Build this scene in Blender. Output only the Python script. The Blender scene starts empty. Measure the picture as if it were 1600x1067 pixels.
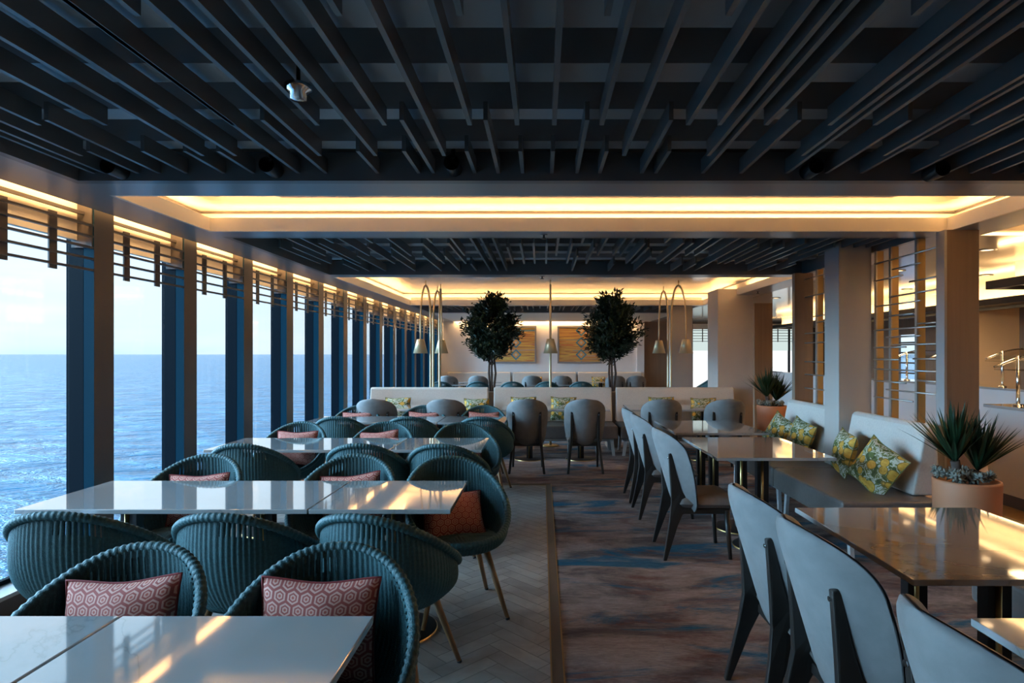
import bpy, bmesh, math, random
from mathutils import Vector, Matrix
PI = math.pi
sc = bpy.context.scene
COL = sc.collection
R = random.Random(7)

# ------------------------------------------------------------------ camera
EYE = 1.52
cam = bpy.data.cameras.new('camera'); camo = bpy.data.objects.new('camera', cam); COL.objects.link(camo)
camo.location = (0, 0, EYE); camo.rotation_euler = (PI/2, 0, 0)
cam.sensor_width = 36.0; cam.lens = 950*36/1600
cam.shift_x = -47/1600; cam.shift_y = 19.5/1600
cam.clip_start = 0.05; cam.clip_end = 60000
sc.camera = camo
# ------------------------------------------------------------------ view
sc.view_settings.view_transform = 'Standard'; sc.view_settings.look = 'None'
sc.view_settings.exposure = 1.0; sc.view_settings.gamma = 1.0
try: sc.view_settings.use_curve_mapping = False
except Exception: pass
cy = sc.cycles
cy.max_bounces = 8; cy.diffuse_bounces = 4; cy.glossy_bounces = 4; cy.transmission_bounces = 4; cy.transparent_max_bounces = 12
cy.caustics_reflective = False; cy.caustics_refractive = False
cy.sample_clamp_indirect = 6.0; cy.use_denoising = True
# ------------------------------------------------------------------ sky
SKY_VIEW, FILL_GLOW = 0.70, 15.0
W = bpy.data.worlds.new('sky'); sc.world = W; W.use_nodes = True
wn = W.node_tree.nodes; wl = W.node_tree.links
bgn = wn['Background']
tc = wn.new('ShaderNodeTexCoord'); sx = wn.new('ShaderNodeSeparateXYZ'); wl.new(tc.outputs['Generated'], sx.inputs[0])
wr = wn.new('ShaderNodeValToRGB'); wl.new(sx.outputs['Z'], wr.inputs[0])
cr = wr.color_ramp
cr.elements[0].position = 0.0; cr.elements[0].color = (0.55, 0.77, 0.92, 1)
cr.elements[1].position = 1.0; cr.elements[1].color = (0.30, 0.62, 1.0, 1)
for p, c in ((0.012, (0.66, 0.84, 0.95, 1)), (0.06, (0.70, 0.86, 0.97, 1)), (0.22, (0.74, 0.90, 1.0, 1)), (0.45, (0.55, 0.80, 1.0, 1))):
    e = cr.elements.new(p); e.color = c
wnz = wn.new('ShaderNodeTexNoise'); wmp = wn.new('ShaderNodeMapping'); wmp.inputs['Scale'].default_value = (2.5, 2.5, 14)
wl.new(tc.outputs['Generated'], wmp.inputs[0]); wl.new(wmp.outputs[0], wnz.inputs['Vector'])
wnz.inputs['Scale'].default_value = 1.6; wnz.inputs['Detail'].default_value = 4
wmr = wn.new('ShaderNodeMapRange'); wmr.inputs[1].default_value = 0.45; wmr.inputs[2].default_value = 0.75; wmr.inputs[3].default_value = 0.0; wmr.inputs[4].default_value = 0.5
wl.new(wnz.outputs[0], wmr.inputs[0])
wmx = wn.new('ShaderNodeMix'); wmx.data_type = 'RGBA'; wl.new(wmr.outputs[0], wmx.inputs[0]); wl.new(wr.outputs[0], wmx.inputs[6]); wmx.inputs[7].default_value = (0.95, 0.95, 0.96, 1)
# bright blue sky lobe abeam, added outside the view to light the interior
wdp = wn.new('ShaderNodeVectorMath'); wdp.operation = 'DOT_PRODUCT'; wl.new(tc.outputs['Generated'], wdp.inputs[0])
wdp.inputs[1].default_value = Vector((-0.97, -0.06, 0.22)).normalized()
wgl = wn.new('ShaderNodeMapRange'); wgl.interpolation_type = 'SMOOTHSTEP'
wgl.inputs[1].default_value = 0.70; wgl.inputs[2].default_value = 1.0; wgl.inputs[3].default_value = SKY_VIEW; wgl.inputs[4].default_value = FILL_GLOW
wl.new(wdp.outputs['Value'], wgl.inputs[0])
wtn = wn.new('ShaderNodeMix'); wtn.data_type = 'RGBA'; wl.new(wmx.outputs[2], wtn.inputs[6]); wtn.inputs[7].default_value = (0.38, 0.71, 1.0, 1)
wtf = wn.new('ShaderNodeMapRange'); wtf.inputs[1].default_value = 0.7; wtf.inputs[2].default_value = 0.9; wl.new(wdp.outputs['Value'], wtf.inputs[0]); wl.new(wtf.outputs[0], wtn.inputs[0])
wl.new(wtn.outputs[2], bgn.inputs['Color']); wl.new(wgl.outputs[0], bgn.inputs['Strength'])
LED_W = 26.0            # radiance of the warm cove strips
WARM = (1.0, 0.585, 0.24)

# ================================================================== materials
def nodes(m):
    m.use_nodes = True
    return m.node_tree.nodes, m.node_tree.links, m.node_tree.nodes['Principled BSDF']
def mat(name, col, rough=0.5, metal=0.0, spec=0.5, noise=0.0, nscale=20, bump=0.0, bscale=60, emit=None, estr=0, sheen=0, coat=0):
    m = bpy.data.materials.new(name); n, l, b = nodes(m)
    b.inputs['Base Color'].default_value = (*col, 1); b.inputs['Roughness'].default_value = rough
    b.inputs['Metallic'].default_value = metal; b.inputs['Specular IOR Level'].default_value = spec
    if sheen: b.inputs['Sheen Weight'].default_value = sheen; b.inputs['Sheen Roughness'].default_value = 0.4
    if coat: b.inputs['Coat Weight'].default_value = coat; b.inputs['Coat Roughness'].default_value = 0.05
    if emit: b.inputs['Emission Color'].default_value = (*emit, 1); b.inputs['Emission Strength'].default_value = estr
    if noise or bump:
        t = n.new('ShaderNodeTexCoord')
    if noise:
        z = n.new('ShaderNodeTexNoise'); z.inputs['Scale'].default_value = nscale; z.inputs['Detail'].default_value = 5
        l.new(t.outputs['Object'], z.inputs['Vector'])
        r = n.new('ShaderNodeValToRGB'); r.color_ramp.elements[0].position = 0.3; r.color_ramp.elements[1].position = 0.7
        r.color_ramp.elements[0].color = (*[c*(1-noise) for c in col], 1); r.color_ramp.elements[1].color = (*[min(1, c*(1+noise)) for c in col], 1)
        l.new(z.outputs[0], r.inputs[0]); l.new(r.outputs[0], b.inputs['Base Color'])
    if bump:
        z2 = n.new('ShaderNodeTexNoise'); z2.inputs['Scale'].default_value = bscale; z2.inputs['Detail'].default_value = 3
        l.new(t.outputs['Object'], z2.inputs['Vector'])
        bp = n.new('ShaderNodeBump'); bp.inputs['Strength'].default_value = bump; bp.inputs['Distance'].default_value = 0.01
        l.new(z2.outputs[0], bp.inputs['Height']); l.new(bp.outputs[0], b.inputs['Normal'])
    return m
class NB:                                           # short math-node writer
    def __init__(s, m): s.n = m.node_tree.nodes; s.l = m.node_tree.links
    def m(s, op, a, b=None, c=None):
        x = s.n.new('ShaderNodeMath'); x.operation = op
        for i, v in enumerate((a, b, c)):
            if v is None: continue
            if isinstance(v, (int, float)): x.inputs[i].default_value = v
            else: s.l.new(v, x.inputs[i])
        return x.outputs[0]
    def ramp(s, v, stops, interp='LINEAR'):
        r = s.n.new('ShaderNodeValToRGB'); r.color_ramp.interpolation = interp
        e = r.color_ramp.elements
        e[0].position, e[0].color = stops[0][0], (*stops[0][1], 1); e[1].position, e[1].color = stops[-1][0], (*stops[-1][1], 1)
        for p, c in stops[1:-1]:
            k = e.new(p); k.color = (*c, 1)
        s.l.new(v, r.inputs[0]); return r.outputs[0]
    def noise(s, vec, scale, detail=4, rough=0.5, dist=0):
        z = s.n.new('ShaderNodeTexNoise'); z.inputs['Scale'].default_value = scale; z.inputs['Detail'].default_value = detail
        z.inputs['Roughness'].default_value = rough; z.inputs['Distortion'].default_value = dist
        s.l.new(vec, z.inputs['Vector']); return z.outputs[0]
    def map(s, vec, scale, loc=(0,0,0), rot=(0,0,0)):
        p = s.n.new('ShaderNodeMapping'); p.inputs['Scale'].default_value = scale; p.inputs['Location'].default_value = loc; p.inputs['Rotation'].default_value = rot
        s.l.new(vec, p.inputs[0]); return p.outputs[0]
    def coord(s, k): return s.n.new('ShaderNodeTexCoord').outputs[k]
    def pos(s): return s.n.new('ShaderNodeNewGeometry').outputs['Position']
    def mix(s, f, a, b, mode='MIX'):
        x = s.n.new('ShaderNodeMix'); x.data_type = 'RGBA'; x.blend_type = mode
        for i, v in ((0, f), (6, a), (7, b)):
            if isinstance(v, (int, float)): x.inputs[i].default_value = v
            elif isinstance(v, tuple): x.inputs[i].default_value = (*v, 1)
            else: s.l.new(v, x.inputs[i])
        return x.outputs[2]
    def bump(s, h, st, dist=0.01):
        b = s.n.new('ShaderNodeBump'); b.inputs['Strength'].default_value = st; b.inputs['Distance'].default_value = dist
        s.l.new(h, b.inputs['Height']); return b.outputs[0]

def marble():
    m = mat('white_marble', (0.74, 0.72, 0.71), 0.05, spec=1.0, coat=1.0); m.node_tree.nodes['Principled BSDF'].inputs['Coat IOR'].default_value = 1.9; q = NB(m); b = q.n['Principled BSDF']
    p = q.pos()
    v = q.noise(p, 0.8, 6, 0.55, 1.0)
    d = q.m('ABSOLUTE', q.m('SUBTRACT', v, 0.5))
    c = q.ramp(d, [(0, (0.27, 0.265, 0.26)), (0.006, (0.34, 0.335, 0.33)), (0.04, (0.38, 0.37, 0.365)), (1, (0.40, 0.39, 0.385))])
    q.l.new(c, b.inputs['Base Color']); return m
def hexcloth():
    m = mat('hexagon_weave_fabric', (0.4, 0.1, 0.1), 0.85); q = NB(m); b = q.n['Principled BSDF']
    uv = q.coord('UV'); s = q.n.new('ShaderNodeSeparateXYZ'); q.l.new(uv, s.inputs[0])
    S3 = math.sqrt(3)
    def cell(ox, oy):
        x = q.m('SUBTRACT', q.m('FLOORED_MODULO', q.m('ADD', s.outputs[0], ox), 1.0), 0.5)
        y = q.m('SUBTRACT', q.m('FLOORED_MODULO', q.m('ADD', s.outputs[1], oy), S3), S3/2)
        return x, y, q.m('ADD', q.m('MULTIPLY', x, x), q.m('MULTIPLY', y, y))
    ax, ay, al = cell(0, 0); bx_, by_, bl = cell(0.5, S3/2)
    f = q.m('LESS_THAN', al, bl)
    def pick(a, bb): return q.m('ADD', q.m('MULTIPLY', a, f), q.m('MULTIPLY', bb, q.m('SUBTRACT', 1.0, f)))
    X = q.m('ABSOLUTE', pick(ax, bx_)); Y = q.m('ABSOLUTE', pick(ay, by_))
    h = q.m('MAXIMUM', X, q.m('ADD', q.m('MULTIPLY', X, 0.5), q.m('MULTIPLY', Y, S3/2)))   # 0 .. 0.5
    dark = (0.36, 0.075, 0.06); lite = (0.64, 0.33, 0.26)
    c = q.ramp(h, [(0, (0.45, 0.10, 0.07)), (0.09, lite), (0.19, dark), (0.29, lite), (0.41, dark), (0.47, dark)], 'CONSTANT')
    q.l.new(c, b.inputs['Base Color'])
    nz = q.noise(q.coord('Object'), 260, 2); q.l.new(q.bump(nz, 0.25, 0.003), b.inputs['Normal']); return m
def lemoncloth():
    m = mat('lemon_print_fabric', (0.5, 0.4, 0.1), 0.8); q = NB(m); b = q.n['Principled BSDF']
    uv = q.coord('UV')
    vo = q.n.new('ShaderNodeTexVoronoi'); vo.inputs['Scale'].default_value = 0.80; vo.inputs['Randomness'].default_value = 0.7; q.l.new(uv, vo.inputs['Vector'])
    wv = q.noise(uv, 1.1, 3, 0.5, 1.0)
    bgc = q.ramp(wv, [(0, (0.06, 0.075, 0.02)), (0.40, (0.12, 0.14, 0.035)), (0.47, (0.50, 0.48, 0.38)), (0.54, (0.14, 0.15, 0.04)), (0.60, (0.55, 0.53, 0.43)), (1, (0.6, 0.58, 0.48))], 'CONSTANT')
    fr = q.ramp(q.noise(uv, 3.0, 2), [(0.3, (0.50, 0.24, 0.025)), (0.7, (0.72, 0.42, 0.06))])
    k = q.m('LESS_THAN', vo.outputs['Distance'], 0.45)
    k2 = q.m('LESS_THAN', vo.outputs['Distance'], 0.50)
    c = q.mix(k2, bgc, (0.20, 0.13, 0.02)); c = q.mix(k, c, fr)
    q.l.new(c, b.inputs['Base Color']); return m
def carpet():
    m = mat('brushed_pattern_carpet', (0.2, 0.15, 0.13), 0.95, spec=0.1); q = NB(m); b = q.n['Principled BSDF']
    p = q.pos()
    a = q.noise(q.map(p, (1.0, 2.4, 1)), 1.1, 8, 0.66, 0.5)
    c0 = q.ramp(a, [(0.28, (0.05, 0.04, 0.042)), (0.42, (0.13, 0.10, 0.095)), (0.50, (0.24, 0.185, 0.165)), (0.60, (0.33, 0.26, 0.235)), (0.75, (0.19, 0.15, 0.15))])
    rd = q.noise(q.map(p, (1.0, 2.6, 1), (7.3, 2.1, 0)), 1.2, 8, 0.66, 0.6)
    c1 = q.mix(q.ramp(rd, [(0.54, (0, 0, 0)), (0.66, (0.7, 0.7, 0.7))]), c0, (0.15, 0.05, 0.035))
    tl = q.noise(q.map(p, (0.9, 2.8, 1), (1.7, 11.6, 0)), 1.1, 8, 0.66, 0.6)
    c2 = q.mix(q.ramp(tl, [(0.53, (0, 0, 0)), (0.62, (0.9, 0.9, 0.9))]), c1, (0.012, 0.11, 0.18))
    st = q.noise(q.map(p, (6, 40, 1)), 2.0, 4, 0.7, 1.5)
    c3 = q.mix(0.75, c2, q.ramp(st, [(0.3, (0.55, 0.55, 0.55)), (0.7, (1.35, 1.35, 1.35))]), 'MULTIPLY')
    q.l.new(c3, b.inputs['Base Color'])
    q.l.new(q.bump(q.noise(p, 180, 2), 0.35, 0.006), b.inputs['Normal']); return m
def tile():
    m = mat('herringbone_stone_tile', (0.3, 0.28, 0.26), 0.35, spec=0.45); q = NB(m); b = q.n['Principled BSDF']
    g = q.n.new('ShaderNodeNewGeometry'); p = g.outputs['Position']
    v = q.noise(p, 5, 6, 0.6, 0.8)
    base = q.ramp(v, [(0.3, (0.20, 0.18, 0.165)), (0.5, (0.25, 0.23, 0.21)), (0.62, (0.29, 0.265, 0.245)), (0.7, (0.24, 0.22, 0.20))])
    c = q.mix(1.0, base, q.ramp(g.outputs['Random Per Island'], [(0, (0.80, 0.80, 0.80)), (1, (1.14, 1.14, 1.14))]), 'MULTIPLY')
    q.l.new(c, b.inputs['Base Color']); return m
def wood(name, c1, c2, rough=0.4, scale=(40, 3, 3)):
    m = mat(name, c1, rough); q = NB(m); b = q.n['Principled BSDF']
    v = q.noise(q.map(q.coord('Object'), scale), 1.0, 4, 0.6, 0.6)
    q.l.new(q.ramp(v, [(0.3, c1), (0.7, c2)]), b.inputs['Base Color']); return m
def sea():
    m = mat('open_sea_water', (0.015, 0.15, 0.30), 0.2, spec=0.22); q = NB(m); b = q.n['Principled BSDF']
    p = q.pos()
    w1 = q.noise(q.map(p, (0.05, 0.11, 0.1)), 1.0, 6, 0.65, 0.4)
    w2 = q.noise(q.map(p, (0.0045, 0.006, 0.1)), 1.0, 5, 0.6, 0.3)
    h = q.m('ADD', w1, q.m('MULTIPLY', w2, 1.5))
    q.l.new(q.bump(h, 1.0, 6.0), b.inputs['Normal'])
    c = q.ramp(w1, [(0.35, (0.010, 0.115, 0.225)), (0.6, (0.03, 0.205, 0.35)), (0.75, (0.08, 0.30, 0.45))])
    q.l.new(c, b.inputs['Base Color']); return m
def glass(name, refl=1.0, tint=(0.97, 0.985, 1.0)):
    m = bpy.data.materials.new(name); m.use_nodes = True; n = m.node_tree.nodes; l = m.node_tree.links
    for x in list(n):
        if x.type != 'OUTPUT_MATERIAL': n.remove(x)
    o = [x for x in n if x.type == 'OUTPUT_MATERIAL'][0]
    t = n.new('ShaderNodeBsdfTransparent'); t.inputs[0].default_value = (*tint, 1)
    g = n.new('ShaderNodeBsdfGlossy'); g.inputs['Roughness'].default_value = 0.02
    f = n.new('ShaderNodeFresnel'); gm = n.new('ShaderNodeNewGeometry'); ir = n.new('ShaderNodeMapRange'); ir.inputs[3].default_value = 1.3; ir.inputs[4].default_value = 1/1.3
    l.new(gm.outputs['Backfacing'], ir.inputs[0]); l.new(ir.outputs[0], f.inputs[0])
    mu = n.new('ShaderNodeMath'); mu.operation = 'MULTIPLY'; mu.inputs[1].default_value = refl; l.new(f.outputs[0], mu.inputs[0])
    mx = n.new('ShaderNodeMixShader'); l.new(mu.outputs[0], mx.inputs[0]); l.new(t.outputs[0], mx.inputs[1]); l.new(g.outputs[0], mx.inputs[2])
    l.new(mx.outputs[0], o.inputs['Surface']); return m
def emitter(name, col, st):
    m = bpy.data.materials.new(name); m.use_nodes = True; n = m.node_tree.nodes; l = m.node_tree.links
    for x in list(n):
        if x.type != 'OUTPUT_MATERIAL': n.remove(x)
    o = [x for x in n if x.type == 'OUTPUT_MATERIAL'][0]
    e = n.new('ShaderNodeEmission'); e.inputs[0].default_value = (*col, 1); e.inputs[1].default_value = st
    l.new(e.outputs[0], o.inputs['Surface']); return m
def artcloth(seed):
    m = mat('woven_stripe_art', (0.6, 0.3, 0.1), 0.8); q = NB(m); b = q.n['Principled BSDF']
    p = q.coord('Object')
    v = q.noise(q.map(p, (0.25, 0.5, 7.0), (seed*3.1, 0, seed*1.7)), 1.0, 3, 0.7)
    c = q.ramp(v, [(0.25, (0.16, 0.30, 0.36)), (0.38, (0.65, 0.36, 0.10)), (0.45, (0.50, 0.22, 0.09)), (0.50, (0.75, 0.50, 0.12)), (0.56, (0.62, 0.20, 0.08)), (0.62, (0.60, 0.42, 0.25)), (0.7, (0.22, 0.36, 0.30))], 'CONSTANT')
    s = q.n.new('ShaderNodeSeparateXYZ'); q.l.new(p, s.inputs[0])
    x = q.m('ABSOLUTE', q.m('SUBTRACT', s.outputs[0], 0.05)); z = q.m('ABSOLUTE', q.m('SUBTRACT', q.m('FLOORED_MODULO', q.m('ADD', s.outputs[2], 3.0), 0.36), 0.18))
    d = q.m('ADD', x, z)
    c = q.mix(q.m('LESS_THAN', d, 0.17), c, (0.10, 0.26, 0.34)); c = q.mix(q.m('LESS_THAN', d, 0.11), c, (0.72, 0.36, 0.12)); c = q.mix(q.m('LESS_THAN', d, 0.05), c, (0.62, 0.55, 0.42))
    q.l.new(c, b.inputs['Base Color']); return m

def weave():
    m = mat('teal_open_weave', (0.022, 0.082, 0.092), 0.55, noise=0.25, nscale=90, bump=0.35, bscale=220); q = NB(m); b = q.n['Principled BSDF']
    s_ = q.n.new('ShaderNodeSeparateXYZ'); q.l.new(q.coord('UV'), s_.inputs[0])
    u, v = s_.outputs[0], s_.outputs[1]
    gap = q.m('LESS_THAN', q.m('COSINE', q.m('MULTIPLY', u, 2*PI*92)), -0.55)
    band = q.m('MULTIPLY', q.m('GREATER_THAN', v, 0.84), q.m('LESS_THAN', v, 0.95))
    side = q.m('GREATER_THAN', q.m('SINE', q.m('MULTIPLY', u, 2*PI*5)), 0.15)
    f = q.m('MULTIPLY', gap, q.m('MULTIPLY', band, side))
    t = q.n.new('ShaderNodeBsdfTransparent'); mx = q.n.new('ShaderNodeMixShader'); o = q.n['Material Output']
    q.l.new(f, mx.inputs[0]); q.l.new(b.outputs[0], mx.inputs[1]); q.l.new(t.outputs[0], mx.inputs[2]); q.l.new(mx.outputs[0], o.inputs['Surface']); return m
MT = dict(
    marble=marble(), hexa=hexcloth(), lemon=lemoncloth(), carpet=carpet(), tile=tile(), sea=sea(),
    piping=mat('dark_red_piping', (0.22, 0.02, 0.02), 0.8), lpipe=mat('olive_piping', (0.16, 0.15, 0.04), 0.8),
    teal=mat('teal_woven_cord', (0.022, 0.082, 0.092), 0.55, noise=0.25, nscale=90, bump=0.35, bscale=220),
    weave=weave(), oak=wood('oak_leg_wood', (0.20, 0.105, 0.045), (0.30, 0.165, 0.075)),
    darkwood=wood('dark_stained_wood', (0.018, 0.014, 0.012), (0.035, 0.027, 0.023), 0.35),
    velvet=mat('grey_velvet', (0.20, 0.19, 0.185), 0.75, noise=0.10, nscale=14, sheen=0.12, bump=0.1, bscale=40),
    taupe=mat('taupe_leather', (0.155, 0.13, 0.118), 0.42, noise=0.08, nscale=30),
    linen=mat('pale_linen', (0.52, 0.47, 0.42), 0.85, noise=0.06, nscale=60, bump=0.15, bscale=300),
    whitemetal=mat('pale_painted_metal', (0.5, 0.5, 0.5), 0.4),
    blackmetal=mat('black_metal', (0.012, 0.012, 0.013), 0.35, spec=0.5),
    brass=mat('brushed_brass', (0.62, 0.43, 0.17), 0.28, metal=1.0),
    brassdull=mat('brass_floor_trim', (0.30, 0.19, 0.08), 0.4, metal=0.8),
    goldpaint=mat('satin_gold_paint', (0.60, 0.46, 0.27), 0.35, metal=0.35),
    chrome=mat('chrome', (0.75, 0.75, 0.75), 0.12, metal=1.0),
    slat=mat('charcoal_slat_paint', (0.145, 0.136, 0.128), 0.32, spec=0.6),
    deck=mat('dark_ceiling_void', (0.19, 0.155, 0.12), 0.8), deckbeam=mat('grey_ceiling_beam', (0.36, 0.355, 0.36), 0.5),
    soffit=mat('satin_grey_soffit', (0.30, 0.29, 0.285), 0.28, spec=0.6), cream=mat('cream_coffer_paint', (0.78, 0.71, 0.60), 0.5),
    glossceil=mat('gloss_white_ceiling_panel', (0.66, 0.63, 0.58), 0.12, spec=0.7),
    brown=mat('bronze_brown_metal', (0.085, 0.072, 0.068), 0.38, spec=0.5), navy=mat('navy_frame_paint', (0.001, 0.007, 0.014), 0.6, spec=0.08), blue=mat('blue_daylit_reveal', (0.001, 0.035, 0.062), 0.6, spec=0.08),  # reveal blue: blue daylight on grey metal put into the colour
    sill=mat('pale_sill', (0.6, 0.6, 0.6), 0.4), wallwhite=mat('white_wall_paint', (0.82, 0.80, 0.80), 0.7, noise=0.02, nscale=4),
    greige=mat('greige_column_panel', (0.42, 0.38, 0.345), 0.5, noise=0.03, nscale=3), tan=wood('tan_wood_veneer', (0.19, 0.125, 0.085), (0.235, 0.16, 0.11), 0.45, (14, 14, 0.6)),
    counter=mat('white_counter_front', (0.62, 0.60, 0.59), 0.35), beige=mat('beige_wall_panel', (0.72, 0.56, 0.38), 0.6),
    goldpanel=mat('gold_screen_post', (0.40, 0.25, 0.09), 0.42, metal=0.25), screenrod=mat('steel_screen_rod', (0.38, 0.36, 0.33), 0.35, metal=0.7),
    terracotta=mat('terracotta_glaze', (0.46, 0.185, 0.09), 0.6, noise=0.05, nscale=6), soil=mat('dark_soil', (0.02, 0.015, 0.01), 0.9),
    yucca=mat('dark_yucca_green', (0.012, 0.038, 0.014), 0.45, noise=0.3, nscale=8), succ=mat('grey_green_succulent', (0.17, 0.17, 0.14), 0.7, noise=0.3, nscale=30),
    ficus=mat('dark_ficus_green', (0.010, 0.026, 0.008), 0.45, noise=0.4, nscale=9), bark=mat('brown_bark', (0.07, 0.04, 0.028), 0.8, noise=0.3, nscale=30),
    woodfloor=wood('amber_wood_floor', (0.22, 0.12, 0.035), (0.32, 0.18, 0.055), 0.3, (3, 22, 1)),
    pane=glass('window_glass'), guardglass=glass('guard_glass', 1.0, (0.85, 0.86, 0.84)),
    frame=mat('silver_art_frame', (0.35, 0.35, 0.37), 0.4, metal=0.5),
    led=emitter('warm_led', WARM, LED_W), ledhi=emitter('canopy_led', WARM, LED_W*1.1), ledsoft=emitter('canopy_glow', (1.0, 0.66, 0.32), 9.0), shade_in=emitter('lamp_bulb_glow', (1, 0.75, 0.45), 3.0),
    blind=mat('pale_roller_blind', (0.75, 0.76, 0.74), 0.8),
)

# ================================================================== mesh helpers
class M:
    def __init__(s): s.v = []; s.f = []; s.mi = []; s.sm = []; s.uv = {}; s.cur = 0; s.smooth = False
    def face(s, idx): s.f.append(tuple(idx)); s.mi.append(s.cur); s.sm.append(s.smooth)
    def box(s, x0, x1, y0, y1, z0, z1):
        b = len(s.v)
        s.v += [(x0,y0,z0),(x1,y0,z0),(x1,y1,z0),(x0,y1,z0),(x0,y0,z1),(x1,y0,z1),(x1,y1,z1),(x0,y1,z1)]
        for q in ((3,2,1,0),(4,5,6,7),(0,1,5,4),(1,2,6,5),(2,3,7,6),(3,0,4,7)): s.face([b+i for i in q])
        return s
    def tube(s, pts, r, n=10, caps=True, closed=False):
        pts = [Vector(p) for p in pts]; N = len(pts); rr = r if isinstance(r, (list, tuple)) else [r]*N
        rings = []; up = None
        for i, p in enumerate(pts):
            if closed: d = pts[(i+1) % N]-pts[i-1]
            else: d = pts[min(i+1, N-1)]-pts[max(i-1, 0)]
            d.normalize()
            if up is None:
                up = Vector((0,0,1)) if abs(d.z) < 0.9 else Vector((1,0,0))
            a = d.cross(up)
            if a.length < 1e-4: a = d.cross(Vector((0,1,0)))
            a.normalize(); up = a.cross(d).normalized()
            b = len(s.v)
            for k in range(n):
                t = 2*PI*k/n; s.v.append(tuple(p+a*math.cos(t)*rr[i]+up*math.sin(t)*rr[i]))
            rings.append(b)
        o = s.smooth; s.smooth = True
        for i in range(N if closed else N-1):
            A = rings[i]; B = rings[(i+1) % N]
            for k in range(n): s.face((A+k, A+(k+1) % n, B+(k+1) % n, B+k))
        s.smooth = o
        if caps and not closed:
            s.face([rings[0]+k for k in range(n)][::-1]); s.face([rings[-1]+k for k in range(n)])
        return s
    def lathe(s, prof, n=32, c=(0,0,0)):
        b = len(s.v); o = s.smooth; s.smooth = True
        for r, z in prof:
            for k in range(n):
                t = 2*PI*k/n; s.v.append((c[0]+r*math.cos(t), c[1]+r*math.sin(t), c[2]+z))
        for i in range(len(prof)-1):
            for k in range(n):
                s.face((b+i*n+k, b+i*n+(k+1) % n, b+(i+1)*n+(k+1) % n, b+(i+1)*n+k))
        s.smooth = o
        return s
    def grid(s, fn, nu, nv, wrapu=False, flip=False, uvf=None):
        b = len(s.v); o = s.smooth; s.smooth = True
        for j in range(nv+1):
            for i in range(nu if wrapu else nu+1):
                s.v.append(tuple(fn(i/nu, j/nv)))
                if uvf: s.uv[len(s.v)-1] = uvf(i/nu, j/nv)
        w = nu if wrapu else nu+1
        for j in range(nv):
            for i in range(nu):
                q = [b+j*w+i, b+j*w+(i+1) % w, b+(j+1)*w+(i+1) % w, b+(j+1)*w+i]
                s.face(q[::-1] if flip else q)
        s.smooth = o
        return s
    def prism(s, poly, axis, a, c):                     # poly in the other two axes, extruded along axis from a to c
        b = len(s.v); n = len(poly)
        def P(p, t): return (t, p[0], p[1]) if axis == 'x' else ((p[0], t, p[1]) if axis == 'y' else (p[0], p[1], t))
        s.v += [P(p, a) for p in poly]+[P(p, c) for p in poly]
        s.face([b+i for i in range(n)][::-1]); s.face([b+n+i for i in range(n)])
        for i in range(n): s.face((b+i, b+(i+1) % n, b+n+(i+1) % n, b+n+i))
        return s
    def build(s, name, mats, parent=None, loc=(0,0,0), rot=(0,0,0), bevel=0, seg=2):
        me = bpy.data.meshes.new(name); me.from_pydata(s.v, [], s.f)
        for m in (mats if isinstance(mats, (list, tuple)) else [mats]): me.materials.append(MT[m] if isinstance(m, str) else m)
        for p, i, sm in zip(me.polygons, s.mi, s.sm): p.material_index = i; p.use_smooth = sm
        if s.uv:
            u = me.uv_layers.new(name='UVMap')
            for lp in me.loops: u.data[lp.index].uv = s.uv.get(lp.vertex_index, (0, 0))
        bm = bmesh.new(); bm.from_mesh(me); bmesh.ops.recalc_face_normals(bm, faces=bm.faces); bm.to_mesh(me); bm.free()
        o = bpy.data.objects.new(name, me); COL.objects.link(o); o.location = loc; o.rotation_euler = rot
        if parent: o.parent = parent
        if bevel:
            bv = o.modifiers.new('bevel', 'BEVEL'); bv.width = bevel; bv.segments = seg; bv.limit_method = 'ANGLE'; bv.angle_limit = math.radians(40); bv.harden_normals = False
        return o
def tag(o, label, cat, group=None):
    o['label'] = label; o['category'] = cat
    if group: o['group'] = group
    return o
def thing(name, label, cat, loc=(0,0,0), rz=0, group=None):
    o = bpy.data.objects.new(name, None); COL.objects.link(o); o.location = loc; o.rotation_euler = (0, 0, rz); o.empty_display_size = 0.1
    return tag(o, label, cat, group)
def struct(o, label=None):
    o['kind'] = 'structure'
    if label: o['label'] = label
    return o
def kids(o): return [c for c in bpy.data.objects if c.parent == o]
TREE = {}
def dup(src, loc, rz=0, label=None, group=None, cat=None):
    if src.name not in TREE: TREE[src.name] = [(c, kids(c)) for c in kids(src)]
    r = src.copy(); COL.objects.link(r); r.location = loc; r.rotation_euler = (src.rotation_euler[0], src.rotation_euler[1], rz)
    if label: r['label'] = label
    if group: r['group'] = group
    for c, gs in TREE[src.name]:
        d = c.copy(); COL.objects.link(d); d.parent = r
        for g in gs:
            e = g.copy(); COL.objects.link(e); e.parent = d
    return r

# ================================================================== the shell
ZC = 2.48; WX = -3.02; FARY = 18.2; BACKY = -2.6; SX = 3.55
struct(M().box(-3.35, 9.2, BACKY-0.1, FARY+0.6, -0.20, -0.012).build('floor', 'deck'))
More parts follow.
